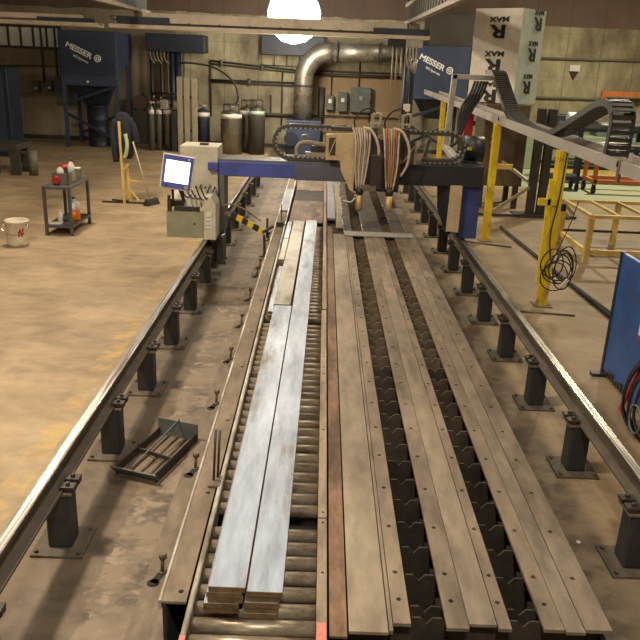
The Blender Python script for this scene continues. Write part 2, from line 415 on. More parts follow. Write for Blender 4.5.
sm_, sb_ = s0.data.copy(), s0.data.copy(); sm_.materials[0] = SLATM; sb_.materials[0] = SLATB
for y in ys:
    c = s0.copy(); c.data = s0.data if y < 3.7 else (sm_ if y < 4.9 else sb_); COL.objects.link(c); c.location = (0, y - 2.336, 0)  # slats turn a lighter brown in steps along the table
for i, (a, b) in enumerate(((.10, .16), (.175, .31), (.33, .40), (.552, .615), (.70, .745), (.775, .80), (.905, .94), (1.05, 1.165))):
    MB().box(a, b, 2.04, 2.262, .585, .60).build('front_tab', PLATE, tb)
# cover plates: each strip its own plate
def strip(name, x0, x1, y0, y1, z0, z1, m, label, holes=None, cat='plate', bev=.002, grp='cover plates on the cutting table', hr=.0105, sk=0):
    b = MB(Matrix.Translation((x0, y0, 0)) @ Euler((0, 0, sk)).to_matrix().to_4x4() @ Matrix.Translation((-x0, -y0, 0)))
    if holes: b.plate_holes(x0, x1, y0, y1, z0, z1, holes, hr)
    else: b.box(x0, x1, y0, y1, z0, z1)
    return tag(b.build(name, m, None, 0 if holes else bev), label, cat, grp)
ZS, ZT = .685, .70
HY = [2.42] + [2.585 + .3245 * k for k in range(20)]
strip('cover_plate', .092, .160, 2.21, 9.4, ZS, ZT - .003, RUSTP, 'narrow rust-brown steel strip beside the roller conveyor')
strip('cover_plate', .166, .314, 2.235, 8.95, ZS, ZT, PLATEW, 'wide plain grey steel plate between the rust-brown strip and first dark pit')
strip('cover_plate', .317, .332, 2.24, 8.95, ZS, ZT + .004, PLATE, 'very thin plain steel strip left of the first drilled strip')
strip('cover_plate', .335, .403, 2.285, 8.95, ZS, ZT, PLATE, 'drilled steel strip on the left edge of the first dark pit', [(.368, y) for y in HY])
strip('cover_plate', .537, .622, 2.27, 8.95, ZS, ZT, PLATE, 'drilled steel strip on the right edge of the first dark pit', [(.575, y) for y in HY])
strip('cover_plate', .625, .731, 2.295, 8.95, ZS, ZT, PLATEW, 'plain pale steel plate in the middle between the two dark pits')
strip('cover_plate', .734, .784, 2.275, 8.95, ZS, ZT, PLATE, 'narrow drilled steel strip on the left edge of the second dark pit', [(.759, y) for y in HY])
strip('cover_plate', .908, .985, 2.28, 8.95, ZS, ZT, PLATE, 'drilled steel strip on the right edge of the second dark pit', [(.945, y) for y in HY])
strip('cover_plate', .988, 1.062, 2.27, 8.95, ZS, ZT, PLATEW, 'plain grey steel strip second in from the table right edge')
strip('cover_plate', 1.065, 1.168, 2.285, 10.8, ZS, ZT, PLATE, 'drilled steel plate along the right outer edge of the table', [(1.108, y) for y in HY[1:] + [9.2, 9.7, 10.3]])
strip('cover_plate', .30, 1.15, 8.83, 9.06, ZT + .005, ZT + .017, BARY, 'grey steel cross plate lying across both dark pits near the torches')
FAR = M('dark_grey_plate', (.16, .145, .13), (.11, .10, .095), 3, .3, .4, 0, (1, .5, 1), (.25, .21, .16), 2.5, .3, .7, .55, .75, .1)  # far plates darker and smoother than the near ones
BLUEP = M('bluish_far_plate', (.30, .31, .34), (.22, .22, .24), 3, .55, .3, 0, (1, .5, 1))
strip('cover_plate', .537, .784, 9.08, 13.3, ZS, ZT, FAR, 'dark plate under the torches between the far dark pits')
strip('cover_plate', .908, 1.06, 9.08, 13.3, ZS, ZT, FAR, 'dark plate right of the far second pit under the right torch')
strip('cover_plate', .30, .405, 9.08, 13.3, ZS, ZT, FAR, 'dark plate left of the far first pit under the left torch')
strip('cover_plate', .098, .205, 9.75, 13.3, ZT, ZT + .03, BLUEP, 'bluish grey steel plate beyond the conveyor rail under the blue beam')
strip('cover_plate', .21, .297, 9.3, 13.3, ZS, ZT, PLATEW, 'pale steel plate right of the bluish plate under the beam')

# ------------------------------------------------------------------ roller conveyor
cv = thing('roller_conveyor', (-.27, 7.7, 0), 'long steel roller conveyor left of the cutting table carrying flat bars', 'conveyor')
m = MB(); m.box(-.555, -.54, 2.36, 13.2, .0, .69); m.box(.055, .08, 2.05, 13.2, 0, .62); m.box(-.54, .055, 13.15, 13.2, 0, .6); m.box(-.54, .055, 2.1, 13.2, 0, .02)
m.box(-.465, -.452, 2.05, 13.2, .02, .62)
m.build('conveyor_body', SOOT, cv)
MB().plate_holes(-.558, -.462, 2.36, 13.2, .688, .70, [(-.492, y) for y in (2.42, 3.13, 3.9, 4.7, 5.4, 6.2, 7.0, 7.9, 8.8, 9.7, 11)], .011).build('side_deck', DUST, cv)
MB().box(-.570, -.5585, 2.36, 13.2, .66, .704).build('deck_edge', RAILWH, cv, .002)
MB().box(-.452, -.429, 2.02, 9.3, .60, .712).build('side_rail', RAILWH, cv, .008)['label'] = 'worn whitish left side rail'
MB().box(-.452, -.429, 9.32, 13.2, .60, .72).build('side_rail', RAILWH, cv, .008)
MB().plate_holes(.043, .083, 2.02, 2.93, .62, .712, [(.066, 2.55), (.066, 2.90)], .007).build('side_rail', RAILF, cv)
MB().plate_holes(.043, .083, 2.937, 5.95, .62, .714, [(.066, 2.98), (.066, 3.8), (.066, 4.6), (.066, 4.72), (.066, 4.9)], .007).build('side_rail', RAILF, cv)
MB().box(.046, .086, 5.96, 13.2, .62, .722).build('side_rail', RAILF, cv, .003)
MB().box(-.451, -.430, 2.02, 2.17, .7125, .7135).build('paint_mark', PINK, cv)['label'] = 'red paint mark on rail end'
MB().box(.045, .081, 2.02, 2.26, .7125, .7135).build('paint_mark', PINK, cv)['label'] = 'red paint mark on rail end'
r0 = MB().cyl((-.426, 0, .660), (.041, 0, .660), .031, 16).build('roller', ROLL, cv)
r0.location = (0, 2.19 - 7.7, 0)
me = r0.data
for v in me.vertices: v.co.y += 7.7
yr = 2.19; first = True
rk = [2.19, 2.28]
y = 2.37
while y < 9.45:
    if not (2.88 < y < 3.03 or 5.66 < y < 5.75): rk.append(y)
    y += .0985
r0.location = (0, rk[0] - 7.7 + 0, 0)
for v in me.vertices: v.co.y -= 0
for i, y in enumerate(rk):
    c = r0 if i == 0 else r0.copy()
    if i: COL.objects.link(c)
    c.location = (0, y - 7.7, 0)
MB().box(-.402, .041, 2.88, 3.0, .60, .62).build('cross_member', SOOT, cv)
# anchor flange and levelling bolts on the floor
fl = MB().box(-.875, -.56, 1.6, 13.2, 0, .012).build('floor_flange', DUST, cv)
for y in (3.37, 4.47, 5.5, 6.47, 7.43, 8.36, 9.35, 9.75, 10.4, 11.4):
    m = MB(at(-.80, y, .012, -.35)); m.lathe([(.0, 0), (.034, 0), (.034, .0012), (0, .0012)], (0, -.065, 0), 12)
    m.box(-.021, .021, -.065, .06, 0, .0012); m.build('anchor_slot', SOOT, fl)
    m = MB().cyl((-.792, y + .03, .012), (-.785, y + .03, .125), .010, 8); m.cyl((-.785, y + .03, .105), (-.785, y + .03, .14), .022, 6)
    m.cyl((-.792, y + .03, .012), (-.792, y + .03, .022), .02, 8)
    m.build('anchor_bolt', DUST, fl)
for x, y, h in ((-.478, 3.22, .29), (-.462, 3.25, .27)):
    MB().cyl((x, y, .70), (x + .012, y + .01, .70 + h), .006, 8).build('stop_rod', STEELD, cv)
MB().box(-.50, -.44, 3.17, 3.27, .70, .715).build('rod_bracket', DUST, cv, .002)
MB().cyl((-.50, 9.55, .70), (-.50, 9.56, .92), .006, 8).build('stop_rod', STEELD, cv)
MB().box(-.545, -.46, 9.2, 9.3, .70, .76).build('stop_block', STEELD, cv, .003)
# cover sheets and the beam shadow sheet at the far end of the conveyor
strip('cover_or_shadow_sheet', -.40, .04, 9.5, 11.05, .70, .712, RUSTP, 'brown steel sheet over the rollers just beyond the flat bars', None, 'sheet', .001, 'sheets over the far conveyor')
strip('cover_or_shadow_sheet', -.40, .04, 11.07, 11.95, .70, .708, BEAMSHADE, 'dark sheet standing in for the beam shadow between two brown sheets', None, 'sheet', .001, 'sheets over the far conveyor')  # dark sheet laid where the gantry beam's shadow falls
strip('cover_or_shadow_sheet', -.40, .04, 11.97, 13.1, .70, .712, RUSTP, 'brown steel sheet at the far end of the conveyor under the beam', None, 'sheet', .001, 'sheets over the far conveyor')
strip('deck_plate', -.552, -.45, 10.2, 12.0, .70, .722, BLUEP, 'bluish plate on the conveyor left deck beyond the gantry arm', None, 'plate', .001, None)

# ------------------------------------------------------------------ flat bars
SKEW = -.0078
def bar(x0, x1, y0, y1, z0, m, label, t=.025, sk=SKEW):
    b = MB(at(x0, y0, 0, sk)); b.use(m); b.box(0, x1 - x0, .0, y1 - y0, z0, z0 + t)
    o = b.build('flat_bar', None, None, 0); o.data.materials.append(BARE)
    for p in o.data.polygons:
        if abs(p.normal.z) < .5: p.material_index = 1
    bv = o.modifiers.new('bevel', 'BEVEL'); bv.width = .0015; bv.segments = 1
    return tag(o, label, 'steel bar', 'flat bars stacked on the conveyor')
Z0 = .6915; T = .0252
for k, nm in enumerate(('bottom', 'second from the bottom', 'middle', 'fourth from the bottom')):
    j = (.0, .004, -.006, .003)[k]
    bar(-.224 - .003 * (3 - k) + j * .4, -.096 - .003 * (3 - k) + j * .4, 2.292 + (.0, .002, -.002, .003)[k], 9.1, Z0 + T * k, BAR, 'rusty-edged flat bar in the right stack, %s layer at the near end' % nm)
    bar(-.372 - .0055 * (3 - k) - j, -.237 - .0055 * (3 - k) - j, 2.31 + (.002, -.001, .002, .0)[k], 5.7, Z0 + T * k, BAR, 'rusty-edged flat bar in the left stack, %s layer at the near end' % nm)
bar(-.2215, -.086, 2.29, 9.15, Z0 + T * 4, BAR, 'long pale grey flat bar on top of the right stack')
bar(-.367, -.227, 2.31, 5.72, Z0 + T * 4, BAR, 'pale grey flat bar on top of the left stack at the near end')
for k in range(4):
    bar(-.353, -.214, 5.76 + .02 * k, 9.2, Z0 + T * k, BARY if k == 3 else BAR, ('tan flat bar in the middle row, continuing beyond the near left bar' if k == 3 else 'flat bar under the tan middle bar, %s from the rollers' % ('lowest', 'second', 'third')[k]))
bar(-.404, -.357, 5.76, 7.22, Z0, BARY, 'narrow low tan bar in the left row beside the middle row', sk=SKEW)
bar(-.402, -.356, 5.78, 7.20, Z0 + T, BAR, 'narrow grey bar in the left row on the low tan one', sk=SKEW)
for k in range(3): bar(-.405, -.350, 7.26, 9.15, Z0 + T * k, BAR, 'bar in the far left row under the short bars, %s from the rollers' % ('lowest', 'second', 'third')[k])
bar(-.406, -.347, 7.27, 8.2, Z0 + T * 3, BARY, 'short pale tan bar on top of the far left row')
bar(-.401, -.345, 8.22, 9.13, Z0 + T * 3, BARB, 'short bluish bar on top at the far end of the left row')
# ------------------------------------------------------------------ cutting gantry
GY = 9.6
ga = thing('cutting_gantry', (.3, GY, .5), 'blue and black cutting gantry with torches, console and cable loops spanning the table', 'cutting machine')
def link_mesh(w, pitch, h, m, name, parent, axis='y', edge=None):
    b = MB().use(m)
    for sg in (-1, 1):
        b.cbox(0, sg * (w / 2 - .006), -h / 2, pitch * .98, .012, h)
    for q in (-.28, .22):
        b.cbox(q * pitch, 0, h / 2 - .012, pitch * .3, w - .02, .012); b.cbox(q * pitch, 0, -h / 2, pitch * .3, w - .02, .012)
    if edge:
        b.use(edge); b.cbox(0, -(w / 2), h / 2 - .016, pitch * .45, .006, .018)
    return b.build(name, None, parent, 0, None)
def chain(parent, pts, w, pitch, h, m, frame, edge=None):
    """parent: the chain part/thing; pts in world space; frame: width direction"""
    P = resample(pts, pitch); base = None; off = abs_loc(parent); W = Vector(frame)
    for a, b in zip(P, P[1:]):
        d = (b - a).normalized(); u = d.cross(W).normalized(); wv = u.cross(d)
        R = Matrix((d, -wv, u)).transposed() if d.cross(-wv).dot(u) > 0 else Matrix((d, wv, u)).transposed()
        if base is None:
            base = link_mesh(w, pitch * 1.02, h, m, 'link', parent, edge=edge)
            base.data.transform(Matrix.Translation(off)); o = base
        else:
            o = base.copy(); COL.objects.link(o)
        o.matrix_parent_inverse = Matrix()
        o.location = (a + b) / 2 - off; o.rotation_euler = R.to_euler()
m = MB().box(-1.325, .22, GY, GY + .42, 1.25, 1.44); m.build('beam', BLUE, ga, .012)['label'] = 'blue left half of the beam'
MB().box(-.35, .40, GY - .012, GY + .40, 1.235, 1.435).build('beam_sleeve', BLUEG, ga, .008)
MB().box(-1.325, .22, GY + .02, GY + .40, 1.44, 1.462).build('beam_top_plate', GREYP, ga, .003)
MB().box(-1.45, -1.32, GY - .04, GY + .03, 1.32, 1.42).build('end_block', BLUE, ga, .006)
MB().box(.42, 2.07, GY + .02, GY + .44, 1.22, 1.49).build('beam', BLACK, ga, .012)['label'] = 'black right half of the beam'
MB().prism([(.20, 1.24), (.44, 1.22), (.44, 1.44), (.20, 1.44)], 'y', GY + .05, GY + .4).build('beam_joint', BLACK, ga, .004)
# right end truck on the rail
tr = MB().box(1.83, 2.075, GY + .1, GY + .95, .535, 1.22).build('end_truck', TRUCKB, ga, .01)
MB().prism([(1.65, .64), (1.815, .63), (1.815, 1.24), (1.66, 1.24)], 'y', GY, GY + .06).build('front_cover', TRUCKT, ga, .004)
MB().hexa([(1.55, GY + .25, .9), (1.66, GY + .0, .58), (1.80, GY + .3, .58), (1.78, GY + .4, .9), (1.52, GY + .25, 1.24), (1.655, GY + .02, 1.24), (1.8, GY + .3, 1.24), (1.78, GY + .4, 1.24)]).build('side_guard', BLACK, ga)
m = MB();
for y in (GY + .2, GY + .8): m.cyl((1.90, y, .535), (1.945, y, .535), .033, 14)
m.build('rail_wheel', STEELD, ga)
# control console on the left rail
cn = MB().box(-1.92, -1.45, 9.2, 9.75, .52, .86); cn.build('console_base', GREEN, ga, .01)
MB().prism([(-1.45, .505), (-1.30, .505), (-1.30, .95), (-1.36, 1.05), (-1.45, 1.05)], 'y', 9.18, 9.95).build('console_pillar', CREAM, ga, .008)
hp = MB().prism([(9.5, .86), (9.2, .86), (9.2, .90), (9.45, 1.10), (9.5, 1.10)], 'x', -1.88, -1.45).build('console_sill', CREAM, ga, .006)
MB().box(-1.82, -1.5, 9.19, 9.46, .86, .915).build('console_tray', STEELD, ga, .004)
uc = MB().box(-1.815, -1.33, 9.64, 10.1, .53, 1.61).build('upper_cabinet', CREAM, ga, .012)
MB().box(-1.58, -1.47, 9.75, 9.83, 1.61, 1.635).build('cabinet_cap', STEELD, uc, .004)
MB().box(-1.30, -1.24, 9.55, 9.95, .53, 1.26).build('cabinet_side', GREYP, ga, .006)
MB().box(-1.425, -1.355, 9.172, 9.182, .66, .86).build('notice_sheet', WHITE, ga)
m = MB()
for z in (.69, .74, .79): m.box(-1.42, -1.36, 9.170, 9.1725, z, z + .006)
m.build('notice_print', GREYP, ga)
# monitor, tilted back and leaning slightly
mt = at(-1.725, 8.98, 1.365, .10, -.10, .14) @ Matrix.Diagonal((1.1, 1, 1.08, 1))
mo = MB(mt).box(-.17, .17, -.02, .05, -.19, .19).build('monitor', WHITE, ga, .012)
MB(mt).box(-.158, .158, -.026, -.019, -.178, .178).build('bezel', BLUE, mo, .003)
SCR = emit('lit_screen', (.95, .93, .98), 2.2)
MB(mt).box(-.128, .128, -.030, -.024, -.115, .125).build('screen', SCR, mo)
m = MB(mt).cyl((.115, -.024, -.15), (.115, -.045, -.15), .022, 12); m.build('emergency_button', BRASS, mo)
MB(mt).cyl((-.10, -.024, -.15), (-.10, -.032, -.15), .012, 10).build('power_button', BLACK, mo)
MB(mt).cyl((.11, -.024, .155), (.11, -.03, .155), .009, 10).build('badge', WHITE, mo)
m = MB().cyl((-1.73, 9.03, 1.22), (-1.70, 9.35, .90), .022, 8); m.cyl((-1.80, 9.05, 1.15), (-1.84, 9.25, .88), .016, 8)
m.build('monitor_arm', STEELD, ga)
m = MB()
for i in range(5):
    x = -1.70 + .06 * i
    m.tube(smooth([(x, 9.05, 1.20 - .02 * (i % 3)), (x + .03, 9.12, 1.07), (x + .06, 9.3, 1.02 - .01 * i), (x + .09, 9.63, 1.1 + .02 * (i % 2))], 4), .009, 6)
m.build('monitor_cables', RUBBER, ga)
m = MB().box(-1.90, -1.85, 9.18, 9.24, .86, 1.0); m.box(-1.86, -1.70, 9.2, 9.3, .93, .985); m.cyl((-1.88, 9.2, 1.0), (-1.88, 9.2, 1.05), .02, 8); m.build('console_controls', STEELD, ga, .003)
MB().cyl((-1.57, 9.196, .70), (-1.57, 9.204, .70), .012, 10).build('cabinet_lock', STEELD, ga)
MB().box(-1.46, -1.40, 9.35, 10.0, .505, .52).build('rail_carriage', STEELD, ga)
m = MB().box(-1.30, -1.23, 9.3, 9.65, .16, .53); m.build('drive_housing', BLACK, ga, .01)
# left cable loop on the beam
lc = bpy.data.objects.new('cable_chain', None); COL.objects.link(lc); lc.parent = ga; lc.location = (-.2, .15, 1.0)
cyz = GY + .15
pts = [(.30, cyz, 1.90)] + [(x, cyz, 1.895) for x in (.1, -.1, -.3)] + arc((-.42, cyz, 1.695), .20, PI / 2, 1.5 * PI, 10) + [(-.2, cyz, 1.495), (0, cyz, 1.495), (.22, cyz, 1.495)]
chain(lc, pts, .15, .062, .055, CHAINM, (0, 1, 0), CHROME)
rc = bpy.data.objects.new('cable_chain', None); COL.objects.link(rc); rc.parent = ga; rc.location = (1.2, .15, 1.0)
pts = [(.95, cyz, 1.88), (1.2, cyz, 1.878), (1.55, cyz, 1.875)] + arc((1.62, cyz, 1.70), .175, PI / 2, -PI / 2, 10) + [(1.45, cyz, 1.525), (1.25, cyz, 1.525)]
chain(rc, pts, .15, .062, .055, CHAINM, (0, 1, 0), CHROME)
# bracket arm inside the left loop
m = MB().tube(smooth([(-.33, GY + .2, 1.50), (-.33, GY + .2, 1.62), (-.24, GY + .2, 1.69), (0, GY + .2, 1.67), (.05, GY + .2, 1.67)], 5), .028, 10)
m.box(-.22, .04, GY + .12, GY + .3, 1.52, 1.57); m.cyl((-.24, GY + .3, 1.70), (-.24, GY + .3, 1.78), .045, 12)
m.build('bracket_arm', BEIGE, ga)
MB().box(-.15, .03, GY + .2, GY + .32, 1.56, 1.65).build('drive_motor', STEELD, ga, .01)
# torch carriage
cb = MB().prism([(.04, 1.52), (.235, 1.52), (.235, 1.40), (.36, 1.16), (.42, 1.12), (.44, 1.86), (.04, 1.83)], 'y', GY - .14, GY + .0).build('carriage_cover', TANBOX, ga, .004)
MB().prism([(.075, 1.58), (.16, 1.58), (.16, 1.80), (.075, 1.79)], 'y', GY - .145, GY - .139).build('cover_window', STEELD, cb)
MB().beam((.08, GY - .148, 1.58), (.155, GY - .148, 1.78), .004, .012).build('window_strut', TANBOX, cb)
MB().box(.10, .38, GY - .05, GY + .15, 1.87, 1.92).build('carriage_lid', STEELD, ga, .006)
m = MB().box(.52, .98, GY - .14, GY + .02, 1.15, 1.80); m.box(.60, .74, GY - .30, GY - .14, 1.2, 1.62); m.build('torch_carriage', STEELD, ga, .008)
MB().box(.52, .68, GY - .34, GY - .14, 1.18, 1.24).build('carriage_step', DUST, ga, .004)
MB().box(1.0, 1.18, GY - .10, GY - .06, 1.50, 1.77).build('side_frame', STEELD, ga, .003)
MB().beam((1.01, GY - .11, 1.52), (1.16, GY - .11, 1.74), .01, .015).build('frame_strut', BEIGE, ga)
MB().box(1.15, 1.18, GY - .115, GY - .10, 1.5, 1.76).build('frame_edge', BEIGE, ga)
for tx, hm, sg in ((.485, HOSEW, -1), (.86, HOSEO, 1)):
    ty = GY - .20
    t = MB().lathe([(.0, 0), (.034, 0), (.044, .03), (.046, .20), (.03, .20), (0, .2)], (tx, ty, .91), 16).build('torch', BRASS, ga)
    MB().lathe([(0, 0), (.038, 0), (.05, .02), (.05, .07), (.03, .09), (0, .09)], (tx, ty, 1.11), 14).build('torch_collar', BLACK, t)
    h = MB()
    for i in range(7):
        ox = (i - 3) * .022; oy = .03 * (i % 2) - .015
        h.use(hm if (i % 3 or hm is HOSEW) else HOSEW)
        h.tube(smooth([(tx + ox * .6, ty + oy, 1.19), (tx + ox * 1.1, ty + oy, 1.45), (tx + ox * 1.3 - .01 * sg, ty + oy + .02, 1.75), (tx + ox * 1.5 - .02, ty + .05, 1.93)], 4), .012, 8)
    h.build('hose_bundle', None, ga)
    MB().cyl((tx + .06 * sg, ty + .07, 1.15), (tx + .06 * sg, ty + .07, 1.85), .02, 10).build('lift_rod', STEELD, ga)
    MB().tube(smooth([(tx + .0, ty - .03, 1.94), (tx + .11, ty - .05, 1.90), (tx + .20, ty - .05, 1.72), (tx + .20, ty - .03, 1.52), (tx + .13, ty, 1.36)], 6), .017, 8).build('curved_hose', HOSEW, ga)
    MB().tube(smooth([(tx - .09, ty + .1, 1.90), (tx - .10, ty + .1, 2.02), (tx - .02, ty + .1, 2.13), (tx + .10, ty + .1, 2.16), (tx + .17, ty + .1, 2.08)], 6), .011, 8).build('supply_hose', RUBBER, ga)
    m = MB().box(tx + .10, tx + .135, ty + .08, ty + .12, 1.93, 2.10); m.tube(smooth([(tx + .12, ty + .1, 2.08), (tx + .2, ty + .1, 2.1), (tx + .22, ty + .1, 2.0), (tx + .19, ty + .1, 1.94)], 4), .02, 8)
    m.cyl((tx + .09, ty + .1, 1.98), (tx + .25, ty + .1, 1.98), .016, 8); m.use(BEIGE) if False else None; m.build('gas_valve', BEIGE, ga)
    MB().box(tx + .07, tx + .19, ty + .06, ty + .24, 1.78, 1.93).build('valve_block', STEELD, ga, .006)
MB().tube(smooth([(.43, GY - .2, 1.07), (.38, GY - .22, 1.02), (.30, GY - .2, 1.03), (.27, GY - .1, .99)], 5), .008, 6).build('ignition_lead', WHITE, ga)
# motor at the right end, and the goose-neck towing arm behind
m = MB().cyl((1.86, GY + .5, 1.66), (2.12, GY + .5, 1.66), .17, 20); m.build('drive_motor', BLACK, ga)
MB().box(1.82, 2.02, GY + .3, GY + .6, 1.49, 1.52).build('motor_base', BLACK, ga)
MB().box(1.88, 1.94, GY + .30, GY + .33, 1.66, 1.70).build('motor_plate', SIGNY, ga)
MB().box(2.02, 2.10, GY + .2, GY + .3, 1.30, 1.37).build('limit_switch', GREYP, ga, .004)
MB().beam((1.35, GY + .45, 1.52), (1.40, GY + .45, 1.78), .05, .05).build('stand_post', GREYP, ga)
nk = MB(); nk.beam((1.92, GY + .4, 1.36), (2.12, 13.1, 1.36), .10, .10)
nk.beam((2.10, 13.1, 1.31), (2.16, 13.1, 2.56), .09, .09); nk.beam((2.11, 13.1, 2.52), (2.98, 13.1, 2.52), .09, .08)
nk.build('tow_arm', TRAYM, ga, .01)['label'] = 'pale grey goose-neck tow arm'
h = MB()
for i in range(5):
    h.tube(smooth([(2.5 + .05 * i, 13.05, 2.46), (2.42 + .05 * i, 12.98, 2.25), (2.3 + .05 * i, 12.95, 2.05), (2.26 + .03 * i, 12.9, 1.8), (2.25, 12.8, 1.5), (2.13, 12.8, 1.41)], 5), .022, 8)
h.build('tow_cables', RUBBER, ga)

# hazard striped arm beside the console
hz = thing('hazard_bar', (-1.0, 9.3, .6), 'short yellow and black striped bar between console and conveyor', 'bar')
N = 6; p0, p1 = Vector((-1.13, 9.42, .80)), Vector((-.70, 9.27, .61))
for i in range(N):
    a, b = p0.lerp(p1, i / N), p0.lerp(p1, (i + 1) / N)
    MB().beam(a, b, .02, .075).build('stripe', BLACK if i % 2 == 0 else SIGNY, hz)
m = MB().beam((-1.24, 9.47, .79), (-1.10, 9.42, .82), .015, .04); m.tube(smooth([(-1.25, 9.45, .90), (-1.1, 9.42, .92), (-.9, 9.4, .83), (-.75, 9.3, .75)], 4), .012, 6); m.build('arm_bracket', DUST, hz)
m = MB().box(-.74, -.60, 9.2, 9.34, .012, .10); m.beam((-.68, 9.27, .1), (-.70, 9.27, .58), .03, .03); m.cyl((-.72, 9.22, .62), (-.58, 9.25, .70), .02, 8); m.cyl((-.66, 9.25, .55), (-.66, 9.25, .8), .014, 8)
m.build('arm_foot', STEELD, hz, .002)

# ------------------------------------------------------------------ tray on floor, left
T = at(-1.08, 4.645, 0, -.30) @ Matrix.Diagonal((.9, 1, 1, 1))
tr = thing('scoop_tray', (-1.085, 4.68, 0), 'shallow dark steel tray with a bar handle on the floor by the left pedestals', 'tray')
MB(T).box(-.165, .165, -.27, .30, .0, .012).build('tray_floor', M('rusty_planked_floor', (.24, .165, .10), (.14, .10, .065), 9, .7, .2, .1, (1, .2, 1)), tr)
m = MB(T)
for x in (-.08, 0, .08): m.box(x - .008, x + .008, -.26, .29, .012, .02)
m.build('floor_rib', STEELD, tr)
m = MB(T); m.box(-.172, -.160, -.30, .30, 0, .075); m.box(.160, .172, -.30, .30, 0, .075); m.build('side_wall', STEELD, tr, .002)
MB(T).hexa([(-.175, -.275, 0), (.175, -.275, 0), (.175, -.265, 0), (-.175, -.265, 0), (-.19, -.345, .085), (.19, -.345, .085), (.19, -.33, .085), (-.19, -.33, .085)]).build('front_lip', GREYP, tr)
MB(T).box(-.18, .18, .295, .305, 0, .15).build('back_plate', GREYP, tr)
MB(T).cyl((-.03, -.30, .08), (.01, .31, .155), .007, 8).build('handle_bar', GREYP, tr)
MB(T).beam((-.16, -.02, .05), (.16, -.06, .05), .012, .03).build('divider', STEELD, tr)

# ------------------------------------------------------------------ cart, bottles, bucket
ct = thing('tool_cart', (-3.98, 11.65, 0), 'dark grey two-shelf steel cart on the open floor at left', 'cart')
cx0, cx1, cy0, cy1 = -4.20, -3.78, 11.2, 12.15
MB().box(cx0, cx1, cy0, cy1, .71, .75).build('top_shelf', CARTM, ct, .005)
MB().box(cx0, cx1, cy0, cy1, .12, .16).build('bottom_shelf', CARTM, ct, .005)
for x in (cx0 + .02, cx1 - .02):
    for y in (cy0 + .02, cy1 - .02): MB().box(x - .022, x + .022, y - .022, y + .022, 0, .75).build('leg', CARTM, ct, .003)
bx = thing('tote_box', (-3.96, 11.65, .75), 'grey-green metal box on the cart top with red end and open top', 'box')
m = MB(); m.box(-4.08, -3.84, 11.35, 12.0, .75, .76)
m.box(-4.08, -4.07, 11.35, 12.0, .76, .93); m.box(-3.85, -3.84, 11.35, 12.0, .76, .93); m.box(-4.08, -3.84, 11.35, 11.36, .76, .93); m.box(-4.08, -3.84, 11.99, 12.0, .76, .93)
m.build('box_body', DRUMM, bx); MB().cyl((-4.02, 11.30, .83), (-4.02, 11.35, .83), .06, 16).build('red_cap', RED, bx)
MB().box(-3.839, -3.836, 11.5, 11.7, .78, .92).build('yellowed_label', BEIGE, bx)
def bottle(x, y, z, r, h, capm, lab, name='spray_bottle', body=None, cap_r=.5):
    o = thing(name, (x, y, z), lab, 'bottle')
    MB().lathe([(0, 0), (r, 0), (r, h * .68), (r * .45, h * .82), (r * .4, h * .86), (0, h * .86)], (x, y, z), 16).build('bottle_body', body or WHITE, o)
    MB().lathe([(0, 0), (r * cap_r, 0), (r * cap_r, h * .14), (0, h * .14)], (x, y, z + h * .86), 12).build('bottle_cap', capm, o)
    return o
bottle(-4.0, 11.48, .76, .05, .30, RED, 'white bottle with red cap, left of the two in the cart box')
bottle(-3.91, 11.72, .76, .05, .36, CARTM, 'white bottle with dark green cap, right of the two in the cart box')
tag(MB().lathe([(0, 0), (.05, 0), (.062, .03), (.05, .065), (0, .075)], (-4.02, 11.75, .935), 14).build('red_cup', RED), 'round red lid resting in the cart box behind the white bottles', 'lid')
tag(MB(at(-3.88, 11.9, .9315, .2)).box(-.055, .055, -.07, .07, 0, .012).build('folded_rag', WHITE), 'white rag lying on the far edge of the cart box', 'rag')
jg = thing('jug', (-3.87, 11.62, .16), 'clear jug of orange liquid on the cart bottom shelf', 'jug')
MB().lathe([(0, 0), (.085, 0), (.085, .17), (0, .17)], (-3.87, 11.62, .16), 18).build('orange_liquid', ORLIQ, jg)
m = MB().lathe([(.083, 0), (.085, .05), (.07, .10), (.03, .14), (.03, .17), (0, .17)], (-3.87, 11.62, .33), 18)
m.tube(smooth([(-3.80, 11.6, .34), (-3.77, 11.59, .40), (-3.80, 11.6, .46), (-3.845, 11.61, .47)], 4), .01, 8); m.build('jug_neck', WHITE, jg)
MB().cyl((-3.87, 11.62, .50), (-3.87, 11.62, .53), .03, 12).build('jug_cap', CARTM, jg)
bottle(-4.04, 11.45, .16, .04, .2, WHITE, 'small white bottle on the cart bottom shelf left of the orange jug', 'squeeze_bottle', None, .3)
tag(MB(at(-4.09, 11.38, .16, .1)).box(-.09, .10, -.12, .08, 0, .008).build('paper_sheet', WHITE), 'white paper sheet lying on the cart bottom shelf', 'paper')
bk = thing('bucket', (-4.36, 10.55, 0), 'scuffed white plastic bucket with red marks on floor beside the cart', 'bucket')
MB().lathe([(0, 0), (.145, 0), (.152, .03), (.158, .33), (.168, .335), (.168, .365), (.155, .37), (.15, .36), (.14, .05), (0, .05)], (-4.36, 10.55, 0), 28).build('bucket_body', M('scuffed_white_plastic', (.74, .66, .54), (.66, .57, .44), 9, .5, 0, 0, (1, 1, 1), (.42, .33, .22), 12, .4, .6, .58, .66), bk)
m = MB()
for i in range(4):
    a = -1.1 + .13 * i; m.cbox(-4.36 + .159 * math.cos(a), 10.55 + .159 * math.sin(a), .15 + .03 * (i % 2), .02, .012, .08)
m.build('red_mark', RED, bk)
m = MB().tube(smooth([(-4.53, 10.55, .33), (-4.52, 10.42, .24), (-4.36, 10.38, .18), (-4.2, 10.42, .24), (-4.19, 10.55, .33)], 6), .004, 6); m.build('bail_handle', CHROME, bk)

